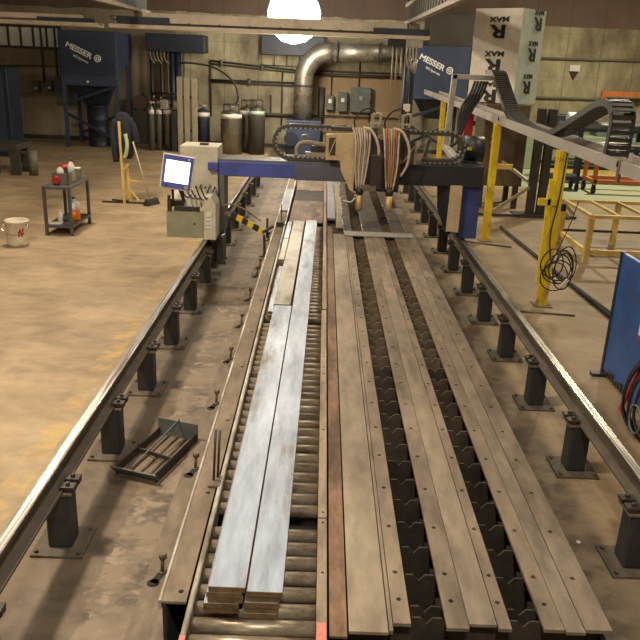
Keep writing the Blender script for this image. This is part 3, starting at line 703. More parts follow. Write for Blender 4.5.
# ------------------------------------------------------------------ yellow stand, jacket, broom
es = thing('yellow_stand', (-3.7, 14.0, 0), 'tall thin yellow steel stand with splayed feet holding a dark jacket', 'stand')
m = MB().beam((-3.70, 14.0, 0), (-3.735, 14.0, 1.50), .045, .045); m.build('upright', YELP, es, .003)
MB().beam((-3.62, 14.12, 0), (-3.66, 14.12, .72), .045, .045).build('upright', YELP, es, .003)
for a, b in (((-3.72, 14.0, .60), (-3.62, 14.12, .72)), ((-3.70, 14.0, .10), (-3.62, 14.12, .1)), ((-3.62, 14.1, .42), (-3.36, 14.1, .40)), ((-3.62, 14.12, .24), (-3.42, 14.0, .05))): MB().beam(a, b, .025, .025).build('brace', YELP, es)
MB().beam((-4.12, 14.0, .02), (-3.25, 14.0, .02), .03, .03).build('foot', STEELD, es); MB().beam((-4.0, 14.25, .015), (-3.62, 14.12, .015), .03, .03).build('foot', STEELD, es)
jk = thing('jacket', (-3.72, 14.1, .75), 'dark work jacket draped over the top of the yellow stand', 'jacket')
m = MB(); rings = []
for z, rx, ry, ox in ((.72, .10, .08, .02), (.80, .15, .10, .01), (1.0, .17, .11, 0), (1.25, .18, .11, .01), (1.42, .17, .10, .0), (1.52, .12, .08, -.01), (1.56, .05, .04, -.01)):
    rings.append([m.v((-3.70 + ox + (rx + .018 * math.sin(k * 2.1 + z * 7)) * math.cos(2 * PI * k / 18), 14.16 + (ry + .015 * math.cos(k * 3)) * math.sin(2 * PI * k / 18), z + .10)) for k in range(18)])
for A, B in zip(rings, rings[1:]):
    for k in range(18): m.f([A[k], A[(k + 1) % 18], B[(k + 1) % 18], B[k]], True)
m.f(rings[0][::-1]); m.f(rings[-1]); m.build('jacket_body', CLOTH, jk)
m = MB().tube(smooth([(-3.82, 14.13, 1.52), (-3.88, 14.11, 1.3), (-3.86, 14.09, 1.0), (-3.84, 14.08, .76)], 4), [.06] * 13, 10); m.tube(smooth([(-3.58, 14.16, 1.55), (-3.49, 14.14, 1.35), (-3.46, 14.14, 1.1)], 4), [.055] * 9, 10); m.build('sleeve', CLOTH, jk)
MB().tube(smooth([(-3.63, 14.0, 1.28), (-3.60, 13.985, 1.1), (-3.62, 13.98, .95), (-3.66, 13.99, .85)], 5), .035, 8).build('pale_lining', HIVIS, jk)
br = thing('push_broom', (-3.20, 13.95, 0), 'push broom with pale handle leaning against the yellow stand', 'broom')
MB().cyl((-3.22, 13.95, .13), (-3.50, 14.02, 1.15), .014, 10).build('broom_handle', WOOD, br)
m = MB(at(-3.18, 13.95, 0, 1.1)); m.box(-.16, .16, -.035, .035, .08, .12); m.build('broom_block', CHAINM, br, .006)
m = MB(at(-3.18, 13.95, 0, 1.1)); m.hexa([(-.18, -.06, 0), (.18, -.06, 0), (.18, .06, 0), (-.18, .06, 0), (-.16, -.035, .085), (.16, -.035, .085), (.16, .035, .085), (-.16, .035, .085)]); m.build('bristles', RUBBER, br)
tag(MB(at(-3.1, 14.6, 0, .1)).cyl((-.75, 0, .012), (.45, 0, .012), .012, 8).build('floor_rod', WOOD), 'thin pale rod lying on the floor behind the yellow stand', 'rod')

# ------------------------------------------------------------------ dust collectors
def collector(x, right=False):
    lab = 'navy blue dust collector on legs with white slanted lettering, at %s' % ('right behind the cable tray' if right else 'left above a dark drum')
    y0, y1 = 22.3, 23.7
    o = thing('dust_collector', (x + .95, 23, 0), lab, 'dust collector')
    sl = 3.22 if not right else 3.19
    wx = 1.64
    MB().prism([(y0, 1.74), (y0, sl), (y1 + .3, sl), (y1 + .3, 2.45), (y0 + .2, 2.08), (y0 + .2, 1.74)], 'x', x, x + wx).build('housing', NAVY, o, .02)
    MB().hexa([(x + .55, y0 + .45, 1.18), (x + 1.1, y0 + .45, 1.18), (x + 1.1, y0 + .9, 1.18), (x + .55, y0 + .9, 1.18), (x + .15, y0 + .1, 1.73), (x + 1.45, y0 + .1, 1.74), (x + 1.45, y1 - .1, 2.3), (x + .15, y1 - .1, 2.3)]).build('hopper', NAVYD, o)
    for lx in (x + .07, x + 1.58):
        for ly in (y0 + .06, y1 - .06): MB().box(lx - .045, lx + .045, ly - .045, ly + .045, 0, 1.74 if ly < y0 + .5 else 2.4).build('leg', NAVYD if right else NAVY, o)
    for a, b in (((x + .12, y0 + .06, 1.25), (x + 1.55, y0 + .06, 1.75)), ((x + .12, y0 + .06, .95), (x + 1.5, y0 + .06, .25)), ((x + .12, y1 - .06, .3), (x + 1.5, y1 - .06, 1.0))): MB().beam(a, b, .05, .08).build('brace', NAVYD, o)
    T = Matrix.Translation((x + .64, y0 - .008, 2.665 if not right else 2.715)) @ Euler((PI / 2, 0, 0)).to_matrix().to_4x4() @ Matrix.Rotation(-.42, 4, 'Z')
    text('lettering', 'MESSER', .215, T @ Matrix.Translation((-.07, 0, 0)) @ Matrix.Diagonal((1.1, 1, 1, 1)), TEXTW, o)
    text('lettering', 'MG Systems', .09, T @ Matrix.Translation((.06, -.19, 0)), TEXTW, o)
    m = MB(T); cc = (.485, .03)
    m.tube([(cc[0] + .085 * math.cos(t), cc[1] + .085 * math.sin(t), 0) for t in (2 * PI * k / 20 for k in range(20))], .017, 6, closed=True)
    m.tube([(cc[0] + .035 * math.cos(t), cc[1] + .035 * math.sin(t), 0) for t in (2 * PI * k / 16 for k in range(16))], .015, 6, closed=True)
    m.build('round_emblem', TEXTW, o)
    if not right: MB().cyl((x + .78, y0 - .015, 1.86), (x + .78, y0, 1.86), .035, 10).build('gauge', WHITE, o)
    return o
collector(-7.56); cr = collector(2.42, True)
MB().box(2.9, 4.12, 22.5, 23.9, 3.19, 4.05).build('filter_housing', COLM, cr, .01)
MB().box(4.07, 4.6, 22.6, 23.9, 2.0, 3.3).build('fan_housing', NAVYD, cr, .01)
dr = thing('drum', (-6.74, 22.95, 0), 'dark steel drum on the floor under the left dust collector', 'drum')
MB().lathe([(0, 0), (.30, 0), (.31, .02), (.30, .04), (.30, .38), (.315, .40), (.30, .42), (.30, .76), (.315, .78), (.30, .80), (.30, 1.12), (0, 1.12)], (-6.74, 22.95, 0), 24).build('drum_body', NAVYD, dr)
MB().lathe([(.0, 0), (.32, 0), (.32, .05), (0, .06)], (-6.74, 22.95, 1.12), 24).build('drum_lid', BLACK, dr)
# ------------------------------------------------------------------ gas cylinders, manifold, hydraulics
def gas(x, y, r, h, lab, ring=True, m=CYL, nm='gas_cylinder', band=WHITE):
    o = thing(nm, (x, y, 0), lab, 'gas cylinder', 'gas cylinders by the back wall')
    MB().lathe([(0, 0), (r, 0), (r, h * .86), (r * .9, h * .93), (r * .5, h * .97), (0, h)], (x, y, 0), 24).build('cylinder_body', m, o)
    MB().lathe([(r * 1.005, 0), (r * 1.01, 0), (r * 1.01, .10), (r * .95, .12), (.01, .12)], (x, y, h * .80), 24).build('shoulder_band', band, o)
    if ring:
        k = MB().tube([(x + r * .7 * math.cos(t), y + r * .7 * math.sin(t), h + .13) for t in (2 * PI * i / 20 for i in range(20))], .018, 6, closed=True)
        for i in range(4): k.cyl((x + r * .7 * math.cos(i * PI / 2), y + r * .7 * math.sin(i * PI / 2), h * .93), (x + r * .7 * math.cos(i * PI / 2), y + r * .7 * math.sin(i * PI / 2), h + .13), .015, 6)
        k.build('guard_ring', STEELD, o)
    v = MB().cyl((x, y, h), (x, y, h + .1), .03, 8); v.cyl((x - .1, y, h + .06), (x + .1, y, h + .06), .022, 8); v.cyl((x, y - .08, h + .08), (x, y + .02, h + .08), .03, 8)
    v.build('valve', CHROME, o)
gas(-2.68, 22.3, .31, 1.26, 'largest steel gas tank with white shoulder, left of three tanks beside the elbow duct')
gas(-2.27, 22.9, .25, 1.36, 'slimmer steel tank half hidden between the two tanks by the elbow duct')
gas(-1.95, 22.4, .24, 1.40, 'dark steel tank with pale green band, right of three by the elbow duct', m=COLM, band=CYLG)
gas(-3.55, 22.6, .20, 1.25, 'dark gas cylinder with white shoulder right of the beige channels', False, m=NAVYD)
for i, (x, lab) in enumerate(((-5.0, 'slim grey gas cylinder, leftmost in the manifold row'), (-4.80, 'slim grey gas cylinder, second in the manifold row'), (-4.56, 'fatter pale gas cylinder below the manifold gauges'))):
    gas(x, 22.3 + .1 * i, (.085, .085, .13)[i], 1.30, lab, False, M('cylinder_grey_%d' % i, (.20, .19, .16), (.15, .14, .12), 4, .4, .5) if i < 2 else CYL)
mf = thing('gas_manifold', (-4.65, 22.75, 0), 'dark pipe manifold with gauges above the row of slim cylinders', 'manifold')
m = MB()
for x in (-5.05, -4.2): m.cyl((x, 22.75, 0), (x, 22.75, 1.62), .03, 8)
m.cyl((-5.05, 22.75, 1.60), (-4.2, 22.75, 1.60), .03, 8); m.cyl((-5.0, 22.75, 1.48), (-4.2, 22.75, 1.48), .02, 8)
for x in (-4.95, -4.75, -4.55, -4.35): m.cyl((x, 22.75, 1.60), (x + .02, 22.5, 1.40), .014, 6)
m.build('manifold_pipes', STEELD, mf)
for x in (-4.62, -4.24):
    b = MB().box(x - .12, x + .12, 22.3, 22.42, 1.18, 1.44).build('regulator_box', BEIGE, mf, .01)
    MB().cyl((x, 22.27, 1.33), (x, 22.3, 1.33), .07, 14).build('gauge', CHROME, b)
m = MB()
for p in ((-5.0, 1.5), (-4.8, 1.48), (-4.7, 1.4)): m.cyl((p[0], 22.6, p[1] - .08), (p[0] + .05, 22.55, p[1] + .04), .03, 8)
m.build('brass_valve', CHROME, mf)
MB().box(-4.41, -4.26, 22.2, 22.6, .0, 1.15).build('dark_cabinet', BLACK, mf, .01)
ch = thing('channel_rack', (-3.95, 22.25, 0), 'upright beige steel channels standing beside the gas cylinders', 'rack')
for x, h in ((-4.15, 2.1), (-3.95, 2.08), (-3.73, 2.06)):
    MB().box(x - .075, x + .075, 22.2, 22.3, 0, h).build('channel', BEIGE, ch, .008)
MB().box(-4.24, -3.64, 22.3, 22.36, .55, .65).build('cross_tie', STEELD, ch); MB().box(-4.24, -3.64, 22.3, 22.36, 1.5, 1.58).build('cross_tie', STEELD, ch)
vp = thing('vertical_pipes', (-4.6, 23.6, 0), 'bundle of dark vertical pipes rising behind the manifold to the upper box', 'pipes')
for x, r, m_ in ((-5.25, .05, NAVYD), (-4.95, .05, COLM), (-4.75, .035, DRUMM), (-4.62, .09, NAVYD), (-4.45, .10, NAVYD), (-4.28, .03, DRUMM)): MB().cyl((x, 23.7, 0), (x, 23.7, 2.95), r, 10).build('pipe', m_, vp)
MB().box(-5.35, -3.6, 23.4, 24.2, 2.75, 3.25).build('upper_box', NAVYD, vp, .02)
m = MB()
for i in range(5): m.tube(smooth([(-5.2 + .1 * i, 23.3, 2.75), (-5.15 + .1 * i, 23.2, 2.55), (-5.05 + .1 * i, 23.25, 2.42 + .05 * (i % 2))], 4), .03, 6)
m.build('pipe_fittings', DRUMM, vp)
tag(MB().tube(smooth([(-4.3, 23.3, 2.46), (-3.9, 23.3, 2.46), (-3.3, 23.3, 2.36), (-2.75, 23.3, 2.0), (-2.6, 23.3, 1.55), (-2.62, 22.9, 1.36)], 6), .028, 8).build('black_hose', RUBBER), 'thick black hose arching from the pipes down to the gas tanks', 'hose')
pu = thing('wall_pump', (-5.6, 23.9, 0), 'dark reddish round pump housing by the wall between left collector and cylinders', 'pump')
MB().cyl((-5.68, 23.8, 1.25), (-5.68, 24.1, 1.25), .23, 18).build('pump_body', M('dark_reddish_paint', (.09, .045, .035), (.06, .035, .03), 5, .5), pu); MB().box(-5.9, -5.46, 23.75, 24.15, 0, 1.02).build('pump_stand', COLM, pu)
# ------------------------------------------------------------------ wall pipework and boxes
wp = thing('wall_conduit', (-1.8, 24.2, 1.0), 'thin pipework with valves running along the back wall left of the duct', 'pipe')
for z0, z1, r in ((2.55, 2.29, .028), (2.46, 2.22, .02), (1.99, 1.93, .028), (1.93, 1.84, .02)): MB().cyl((-3.55, 24.22, z0), (-.7, 24.22, z1 + .06), r, 8).build('pipe', COLM, wp)
for x, a, b in ((-3.55, .9, 2.55), (-1.33, .6, 2.3), (-1.68, 1.0, 1.6)): MB().cyl((x, 24.24, a), (x, 24.24, b), .028, 8).build('pipe', COLM, wp)
MB().cyl((-2.6, 24.2, 1.02), (-.9, 24.2, 1.02), .05, 8).build('pipe', COLM, wp)
for x, z in ((-3.2, 2.48), (-2.35, 1.97), (-1.95, 2.42)): m = MB().cyl((x, 24.17, z - .10), (x, 24.17, z + .10), .045, 8); m.build('valve', DRUMM, wp)
rp = thing('wall_conduit', (1.0, 24.2, 1.8), 'dark conduits on the back wall under the horizontal duct', 'pipe')
for z, r in ((2.38, .025), (2.27, .05), (1.05, .02)): MB().cyl((-.4, 24.2, z), (2.3, 24.2, z), r, 8).build('pipe', COLM, rp)
for x, a, b in ((1.05, 1.95, 2.8), (.2, 1.65, 2.35), (1.42, .9, 1.9)): MB().cyl((x, 24.25, a), (x, 24.25, b), .018, 6).build('pipe', COLM, rp)
MB().cyl((-.1, 24.2, .5), (-.1, 24.2, 1.9), .10, 10).build('pipe', COLM, rp)
for x0, x1, z0, z1, lab in ((.06, .29, 1.23, 1.66, 'smallest grey switch box on the wall, left of three'), (.42, .71, 1.2, 1.78, 'middle grey switch box of three on the wall'), (.80, 1.44, 1.2, 1.93, 'large grey electrical panel right of two switch boxes')):
    o = thing('switch_box', ((x0 + x1) / 2, 24.2, z0), lab, 'electrical box', 'electrical boxes on the back wall')
    MB().box(x0, x1, 24.05, WY, z0, z1).build('box_body', GREYP, o, .015)
    xm, zm = (x0 + x1) / 2, (z0 + z1) / 2
    MB().box(xm - .05, xm + .05, 24.035, 24.05, zm, zm + .12).build('box_label', WHITE if x0 < .8 else CHROME, o)
    MB().box(x1 - .05, x1 - .02, 24.03, 24.05, zm - .1, zm + .02).build('box_lever', COLM, o)
for x0, x1, z0, z1, lab in ((-9.05, -8.85, 1.42, 1.75, 'small grey junction box low on the back wall at far left'), (-8.62, -8.45, 1.45, 1.78, 'small junction box with light face, nearer the left dust collector'), (-8.35, -7.75, 1.1, 1.9, 'dark grey control panel on the wall left of the left dust collector')):
    o = thing('switch_box', ((x0 + x1) / 2, 24.2, z0), lab, 'electrical box')
    MB().box(x0, x1, 24.1, WY, z0, z1).build('box_body', GREYP, o, .01); MB().cyl(((x0 + x1) / 2, 24.08, z0 + .12), ((x0 + x1) / 2, 24.1, z0 + .12), .04, 10).build('indicator', WHITE, o)
dp = thing('drop_pipes', (-8.8, 24.2, 1.5), 'two thin dark pipes dropping from the window strip at far left', 'pipe')
for x, a in ((-8.72, 1.7), (-8.3, 1.93)): MB().cyl((x, 24.24, a), (x, 24.24, 3.3), .035, 8).build('pipe', COLM, dp)
MB().cyl((-10.3, 24.24, 2.15), (-7.8, 24.24, 2.22), .02, 8).build('pipe', COLM, dp)
o = thing('wall_heater', (-1.0, 24.0, 2.7), 'dark blue-grey wall unit under the bright lamp with a wire guard', 'heater')
MB().box(-1.97, -.05, 23.9, WY, 2.78, 3.35).build('heater_body', NAVYD, o, .02)
m = MB()
for i in range(6): x = -1.95 + .38 * i; m.cyl((x, 24.0, 2.48), (x, 24.0, 2.78), .012, 6)
m.cyl((-1.95, 24.0, 2.48), (-.05, 24.0, 2.48), .014, 6); m.build('wire_guard', COLM, o)
for z, lab in ((2.98, 'upper thin conduit across the right part of the back wall'), (1.82, 'lower thin conduit across the right part of the back wall')):
    tag(MB().cyl((5.3, 24.258, z), (12.9, 24.258, z + .10), .04, 8).build('conduit', DRUMM), lab, 'conduit')
wl = thing('wall_marker', (7.65, 24.2, 2.5), 'small white plate with a black arrow tip below on the right wall', 'sign')
MB().box(7.5, 7.82, 24.24, WY, 2.66, 2.84).build('white_plate', WHITE, wl); MB().prism([(7.52, 2.66), (7.80, 2.66), (7.66, 2.40)], 'y', 24.25, 24.29).build('arrow', INK, wl)
op = thing('orange_pipe', (8.8, 24.1, 1.5), 'orange pipe frame on the back wall at far right', 'pipe')
MB().box(8.5, 11.5, 23.9, 24.02, 1.98, 2.12).build('pipe', ORANGE, op); MB().box(8.5, 8.62, 23.9, 24.02, 0, 1.98).build('pipe', ORANGE, op)

# ------------------------------------------------------------------ elbow duct and blower
du = thing('exhaust_duct', (-.6, 23.2, 1.0), 'large silver exhaust duct rising, bending in an elbow, and running right', 'duct')
R = .28
pts = [(-.66, 23.2, .98), (-.64, 23.2, 1.98)] + [(.16 + .80 * math.cos(t), 23.2, 2.10 + .83 * math.sin(t)) for t in (PI - PI / 2 * k / 10 for k in range(0, 11))]
MB().tube(pts, R, 24).build('duct_elbow', GALV, du)
MB().tube([(.16, 23.2, 2.93), (1.95, 23.2, 2.95)], R * .9, 24).build('duct_run', GALV, du)
for p, q in (((-.64, 23.2, 1.94), (-.64, 23.2, 1.99)), ((.30, 23.2, 2.93), (.34, 23.2, 2.93)), ((1.58, 23.2, 2.945), (1.62, 23.2, 2.945))): MB().cyl(p, q, R + .03, 24).build('flange_ring', COLM, du)
MB().cyl((1.95, 23.2, 2.95), (2.4, 23.2, 2.97), R * .75, 20).build('duct_run', COLM, du)
bl = thing('blower', (-.58, 23.2, 0), 'dark blue blower box on the floor below the silver duct', 'blower')
MB().box(-1.10, -.08, 22.75, 23.7, 0, .98).build('blower_box', NAVY, bl, .02); MB().cyl((-.95, 22.5, .45), (-.95, 22.75, .45), .2, 16).build('blower_motor', NAVYD, bl)
wb = thing('parts_bench', (.55, 22.6, 0), 'brown bench with loose metal parts below the switch boxes', 'bench')
MB().box(-.05, 1.9, 22.3, 23.2, .72, .78).build('bench_top', BROWN, wb); 
for x in (0, 1.8):
    for y in (22.35, 23.1): MB().box(x, x + .08, y, y + .08, 0, .72).build('leg', BROWN, wb)
pb = thing('parts_heap', (.5, 22.5, .78), 'small dark tray of pale metal offcuts on the brown bench', 'tray')
MB().box(.15, .95, 22.35, 22.85, .78, .86).build('tray_body', INK, pb)
m = MB()
for i in range(12): x = .2 + .06 * i; m.beam((x, 22.4 + .03 * (i % 4), .87), (x + .14 * math.cos(i), 22.55 + .05 * math.sin(i * 2), .89 + .01 * (i % 3)), .035, .03)
m.build('offcuts', CHROME, pb)['kind'] = 'stuff'
# ------------------------------------------------------------------ overhead crane
def girder(x0, x1, label):
    o = thing('crane_girder', ((x0 + x1) / 2, 19.2, 3.2), label, 'crane girder')
    MB().box(x0, x1, 19.0, 19.5, 3.24, 3.33).build('bottom_flange', GIRD, o, .01)
    return o
g1 = girder(-5.2, 2.45, 'long cream overhead crane girder crossing the hall below the lamp')
MB().box(-4.4, 1.9, 19.05, 19.4, 3.38, 3.60).build('girder_web', GIRD, g1, .01); MB().box(-5.0, -3.75, 18.98, 19.3, 3.34, 3.50).build('end_truck', GIRDD, g1, .01)
MB().box(-4.3, 1.95, 19.1, 19.42, 3.33, 3.40).build('girder_slot', COLM, g1)
MB().box(1.1, 2.45, 18.98, 19.3, 3.335, 3.47).build('end_truck', GIRDD, g1, .01)
m = MB().cyl((-5.0, 19.2, 3.47), (-5.2, 19.2, 3.47), .05, 8); m.build('buffer', CHROME, g1)
MB().box(-4.6, -4.42, 19.1, 19.4, 3.5, 3.62).build('hanger', RUNW, g1); MB().box(1.98, 2.2, 19.1, 19.4, 3.47, 3.60).build('hanger', RUNW, g1)
m = MB()
for i in range(9): x = -4.0 + .72 * i; m.cyl((x, 18.99, 3.37), (x, 19.03, 3.37), .03, 8)
m.build('girder_bolts', COLM, g1)
g2 = girder(-10.5, -5.45, 'second cream crane girder at far left with a rounded end')
MB().box(-10.5, -5.9, 19.03, 19.4, 3.37, 3.50).build('girder_web', GIRD, g2, .03); MB().box(-6.9, -5.6, 18.99, 19.3, 3.335, 3.42).build('end_truck', GIRDD, g2, .01)
MB().box(-10.3, -10.1, 19.1, 19.3, 3.5, 6.6).build('hanger', RUNW, g2)
def runway(x, y0, y1, z, label, sg):
    o = thing('crane_runway', (x, (y0 + y1) / 2, z), label, 'runway beam')
    MB().box(x - .07, x + .07, y0, y1, z, z + .08).build('bottom_chord', RUNW, o, .005); MB().box(x - .06, x + .06, y0, y1, z + .42, z + .50).build('top_chord', RUNW, o, .005)
    MB().box(x + .02 * sg, x + .05 * sg, y0, y1, z + .08, z + .42).build('web_plate', GREYP, o)
    b0 = MB().box(x - .05, x - .02, y0, y0 + .05, z + .08, z + .42).build('web_bar', DRUMM, o)
    n = int((y1 - y0) / .38)
    for i in range(1, n):
        c = b0.copy(); COL.objects.link(c); c.location = (0, .38 * i, 0)
    for y in (y0 + 2, (y0 + y1) / 2 + 1, y1 - .3): MB().box(x - .05, x + .05, y - .05, y + .05, z + .5, 6.6).build('ceiling_hanger', COLM, o)
    return o
runway(2.0, -2, 20.2, 3.60, 'riveted crane runway beam running overhead at right', 1)
runway(-4.52, -2, 20.2, 3.62, 'crane runway beam running overhead at left of centre', -1)
hs = thing('chain_hoist', (1.85, 19.2, 2.1), 'hoist with dangling chains hanging at the girder right end', 'hoist')
MB().box(1.45, 1.9, 19.05, 19.4, 3.08, 3.24).build('trolley', BLACK, hs, .01)
for x, z in ((1.62, 2.15), (1.72, 2.2), (1.83, 2.4)): MB().tube([(x, 19.2, 3.08), (x, 19.2, z)], .022, 6).build('chain', RUNW, hs)
m = MB()
for i in range(4): m.tube(smooth([(1.95 + .07 * i, 19.1, 3.08), (1.93 + .08 * i, 19.1, 2.85), (2.0 + .05 * i, 19.1, 2.62 - .05 * i), (2.05 + .05 * i, 19.1, 2.8)], 4), .03, 6)
m.box(1.9, 2.3, 19.05, 19.3, 3.06, 3.24); m.build('cable_loops', CHROME, hs)
hd = thing('pendant_cable', (2.15, 19.4, 0), 'dark pendant cables with a small white box hanging to the floor right of the hoist', 'cable')
MB().cyl((2.02, 19.62, .0), (2.02, 19.62, 3.6), .07, 10).build('cable', NAVYD, hd); MB().cyl((2.18, 19.62, 1.0), (2.18, 19.62, 3.6), .05, 10).build('cable', NAVYD, hd)
MB().box(2.0, 2.16, 19.47, 19.56, 1.55, 1.73).build('switch_box', WHITE, hd, .01)
# lamp above the wall unit
LX, LY, LZ = -.86, 20.6, 3.72
lp = thing('high_bay_lamp', (LX, LY, LZ), 'big glowing round high-bay lamp hanging behind the crane girder', 'lamp')
MB().lathe([(.02, -.66), (.3, -.60), (.52, -.42), (.66, -.1), (.68, .12), (.6, .36), (.42, .5), (0, .54)], (LX, LY, LZ), 28).build('globe', emit('lamp_globe', (1, .96, .88), 9), lp)
MB().lathe([(0, .54), (.44, .5), (.30, .8), (.12, 1.0), (0, 1.0)], (LX, LY, LZ), 20).build('lamp_housing', GREYP, lp); MB().cyl((LX, LY, LZ + 1.0), (LX, LY, 6.595), .03, 8).build('lamp_rod', COLM, lp)

# ------------------------------------------------------------------ wrapped box on brown cabinet
T = at(3.70, 14.75, 0, .62)
bc = thing('brown_cabinet', (3.6, 15.2, 0), 'brown metal cabinet on legs below the wrapped white box', 'cabinet')
MB().box(3.14, 4.0, 15.0, 15.9, .45, 2.02).build('cabinet_body', BROWN, bc, .01)
for x in (3.2, 3.9):
    for y in (15.05, 15.8): MB().box(x - .05, x + .05, y - .05, y + .05, 0, .45).build('leg', COLM, bc)
m = MB().cyl((3.32, 14.96, 1.30), (3.32, 15.0, 1.30), .05, 8); m.box(3.28, 3.36, 14.95, 15.0, 1.38, 1.46); m.build('cabinet_fitting', BEIGE, bc)
MB().box(3.28, 3.42, 14.97, 15.0, 1.66, 1.72).build('cabinet_label', SIGNY, bc)
rb = thing('wrapped_box', (3.5, 15.4, 2.02), 'tall box wrapped in printed white foam board above the brown cabinet', 'box')
W_, D_ = 1.05, .75
T = at(3.72, 14.55, 2.02, -.0)
ang = .74  # left face recedes to the left, right face recedes to the right
fl = Vector((-math.cos(ang), math.sin(ang), 0)); fr_ = Vector((math.sin(ang), math.cos(ang), 0)); c0 = Vector((3.62, 14.95, 2.03)); H_ = 1.72
lw, rw = 1.02, .9
P = [c0, c0 + fr_ * rw, c0 + fr_ * rw + fl * lw, c0 + fl * lw]
b = MB().hexa([*P, *[p + Vector((0, 0, H_)) for p in P]]).build('box_core', BOARD, rb, .01)
e = fr_ * .0 + Vector((0, 0, 0))
nr = Vector((math.cos(ang), -math.sin(ang), 0))  # outward normal of the right face
o_ = nr * .004
MB().hexa([c0 + o_, c0 + fr_ * rw + o_, c0 + fr_ * rw - o_, c0 - o_, *[p + Vector((0, 0, H_)) for p in (c0 + o_, c0 + fr_ * rw + o_, c0 + fr_ * rw - o_, c0 - o_)]]).build('lit_foil_side', BOARDLIT, rb)['label'] = 'foil side, bright lamp light painted in as pale green'  # lamp light on the right face painted as a paler, greener board
nl = Vector((-math.sin(ang), -math.cos(ang), 0))
def facemat(origin, xdir, n):  # text frame: x along xdir, y up, z = outward normal
    z = n; x = xdir; y = Vector((0, 0, 1))
    R_ = Matrix((x, y, z)).transposed().to_4x4(); return Matrix.Translation(origin) @ R_
for t, h in ((.47, 1.28), (.50, .66), (.52, .10)):
    F = facemat(c0 + fl * t + Vector((0, 0, h + .04)) + nl * .012, -fl, nl) @ Matrix.Rotation(PI, 4, 'Z')
    text('printed_letter', 'R', .33, F @ Matrix.Diagonal((1.7, 1, 1, 1)), INK, rb, .003); text('printed_word', 'MAX', .13, F @ Matrix.Translation((.0, -.21, 0)) @ Matrix.Diagonal((1.5, 1, 1, 1)), INK, rb, .003)
for t, h in ((.62, 1.48), (.52, .92), (.46, .32)):
    F = facemat(c0 + fr_ * t + Vector((0, 0, h)) + nr * .014, fr_, nr) @ Matrix.Rotation(PI, 4, 'Z')
    text('printed_letter', 'R', .32, F @ Matrix.Diagonal((1.6, 1, 1, 1)), INK, rb, .003); text('printed_word', 'MAX', .12, F @ Matrix.Translation((.0, -.20, 0)) @ Matrix.Diagonal((1.4, 1, 1, 1)), INK, rb, .003)
dk = thing('braced_column', (4.15, 14.4, 0), 'dark twin steel column with diagonal braces at its foot beside the brown cabinet', 'column')
for x in (4.06, 4.26): MB().box(x - .07, x + .07, 14.32, 14.48, .02, 2.0).build('column_post', COLM, dk, .005)
MB().box(3.75, 4.6, 14.1, 14.7, 0, .02).build('base_plate', COLM, dk)
for a, b in (((4.0, 14.35, .55), (3.30, 14.3, .05)), ((4.0, 14.4, .62), (3.55, 14.9, .95)), ((4.32, 14.35, .58), (4.75, 14.1, .04)), ((4.34, 14.42, .6), (4.95, 14.5, .04))): MB().beam(a, b, .05, .05).build('brace', BEIGE, dk)
MB().beam((3.0, 14.15, .03), (4.9, 14.15, .03), .05, .04).build('base_bar', COLM, dk)
rd = thing('red_column', (3.05, 16.4, 0), 'red steel post with a yellow sign plate behind the cable tray', 'post')
MB().box(3.0, 3.18, 16.35, 16.5, 0, 1.9).build('post', RED, rd)
sg = MB().box(3.22, 3.42, 16.3, 16.33, 1.38, 1.78).build('sign_plate', SIGNY, rd); MB().box(3.23, 3.41, 16.29, 16.3, 1.38, 1.46).build('white_strip', WHITE, rd); MB().box(3.24, 3.40, 16.289, 16.30, 1.47, 1.50).build('black_strip', INK, rd); MB().box(3.18, 3.24, 16.32, 16.36, 1.5, 1.6).build('sign_bracket', COLM, rd)

# ------------------------------------------------------------------ cable tray on yellow posts
def tz(y): return 1.94 + (y - 6.4) * .0077
ty0, ty1 = 3.0, 21.2
tr = thing('cable_tray', (2.9, 12, 1.9), 'long pale grey steel cable tray on yellow posts at right', 'cable tray')
for nm, xa, xb, zl, zh in (('front_channel', 2.70, 2.715, -.12, .0), ('back_channel', 3.10, 3.115, -.12, -.03), ('tray_floor', 2.715, 3.10, -.12, -.105)):
    MB().prism([(ty0, tz(ty0) + zl), (ty1, tz(ty1) + zl), (ty1, tz(ty1) + zh), (ty0, tz(ty0) + zh)], 'x', xa, xb).build(nm, TRAYM, tr)
for y in (6.9, 11.9, 20.9): MB().cyl((2.69, y, tz(y) - .04), (2.70, y, tz(y) - .04), .03, 8).build('channel_bolt', INK, tr)
MB().box(2.69, 2.72, 6.85, 6.90, tz(6.85) - .20, tz(6.85) + .005).build('tie_strap', DUST, tr)
def ypost(y, lab, extra):
    o = thing('yellow_post', (2.74, y, 0), lab, 'post', 'yellow posts under the cable tray'); top = tz(y - .07) - .1205
    w = .07
    MB().box(2.70, 2.715, y - .06, y + .06, .012, top).build('channel_web', YEL, o)
    m = MB().box(2.665, 2.765, y - .065, y - .05, .012, top); m.box(2.665, 2.765, y + .05, y + .065, .012, top)
    m.build('channel_flange', YEL, o)
    MB().box(2.61, 2.82, y - .12, y + .12, 0, .012).build('base_plate', DUST, o)
    if extra:
        MB().box(2.59, 2.635, y - .09, y - .045, .30, 1.52).build('side_bar', YEL, o, .004); MB().box(2.49, 2.70, y - .09, y - .05, 1.22, 1.30).build('side_lug', YEL, o, .004)
        MB().box(2.62, 2.70, y - .08, y - .04, .45, .50).build('side_lug', YEL, o)
        MB().box(2.765, 2.82, y - .08, y - .03, 1.16, 1.24).build('black_latch', INK, o)
    else:
        MB().box(2.76, 3.02, y - .05, y + .03, 1.17, 1.25).build('side_lug', YELP, o, .004); MB().box(3.018, 3.03, y - .055, y + .035, 1.165, 1.255).build('lug_cap', INK, o)
ypost(8.6, 'yellow steel post with coiled black cable, nearest under the cable tray', True)
ypost(12.0, 'yellow steel post with short side arm, middle one under the cable tray', False)
ypost(17.7, 'yellow steel post farthest back, seen past the gantry right end', False)
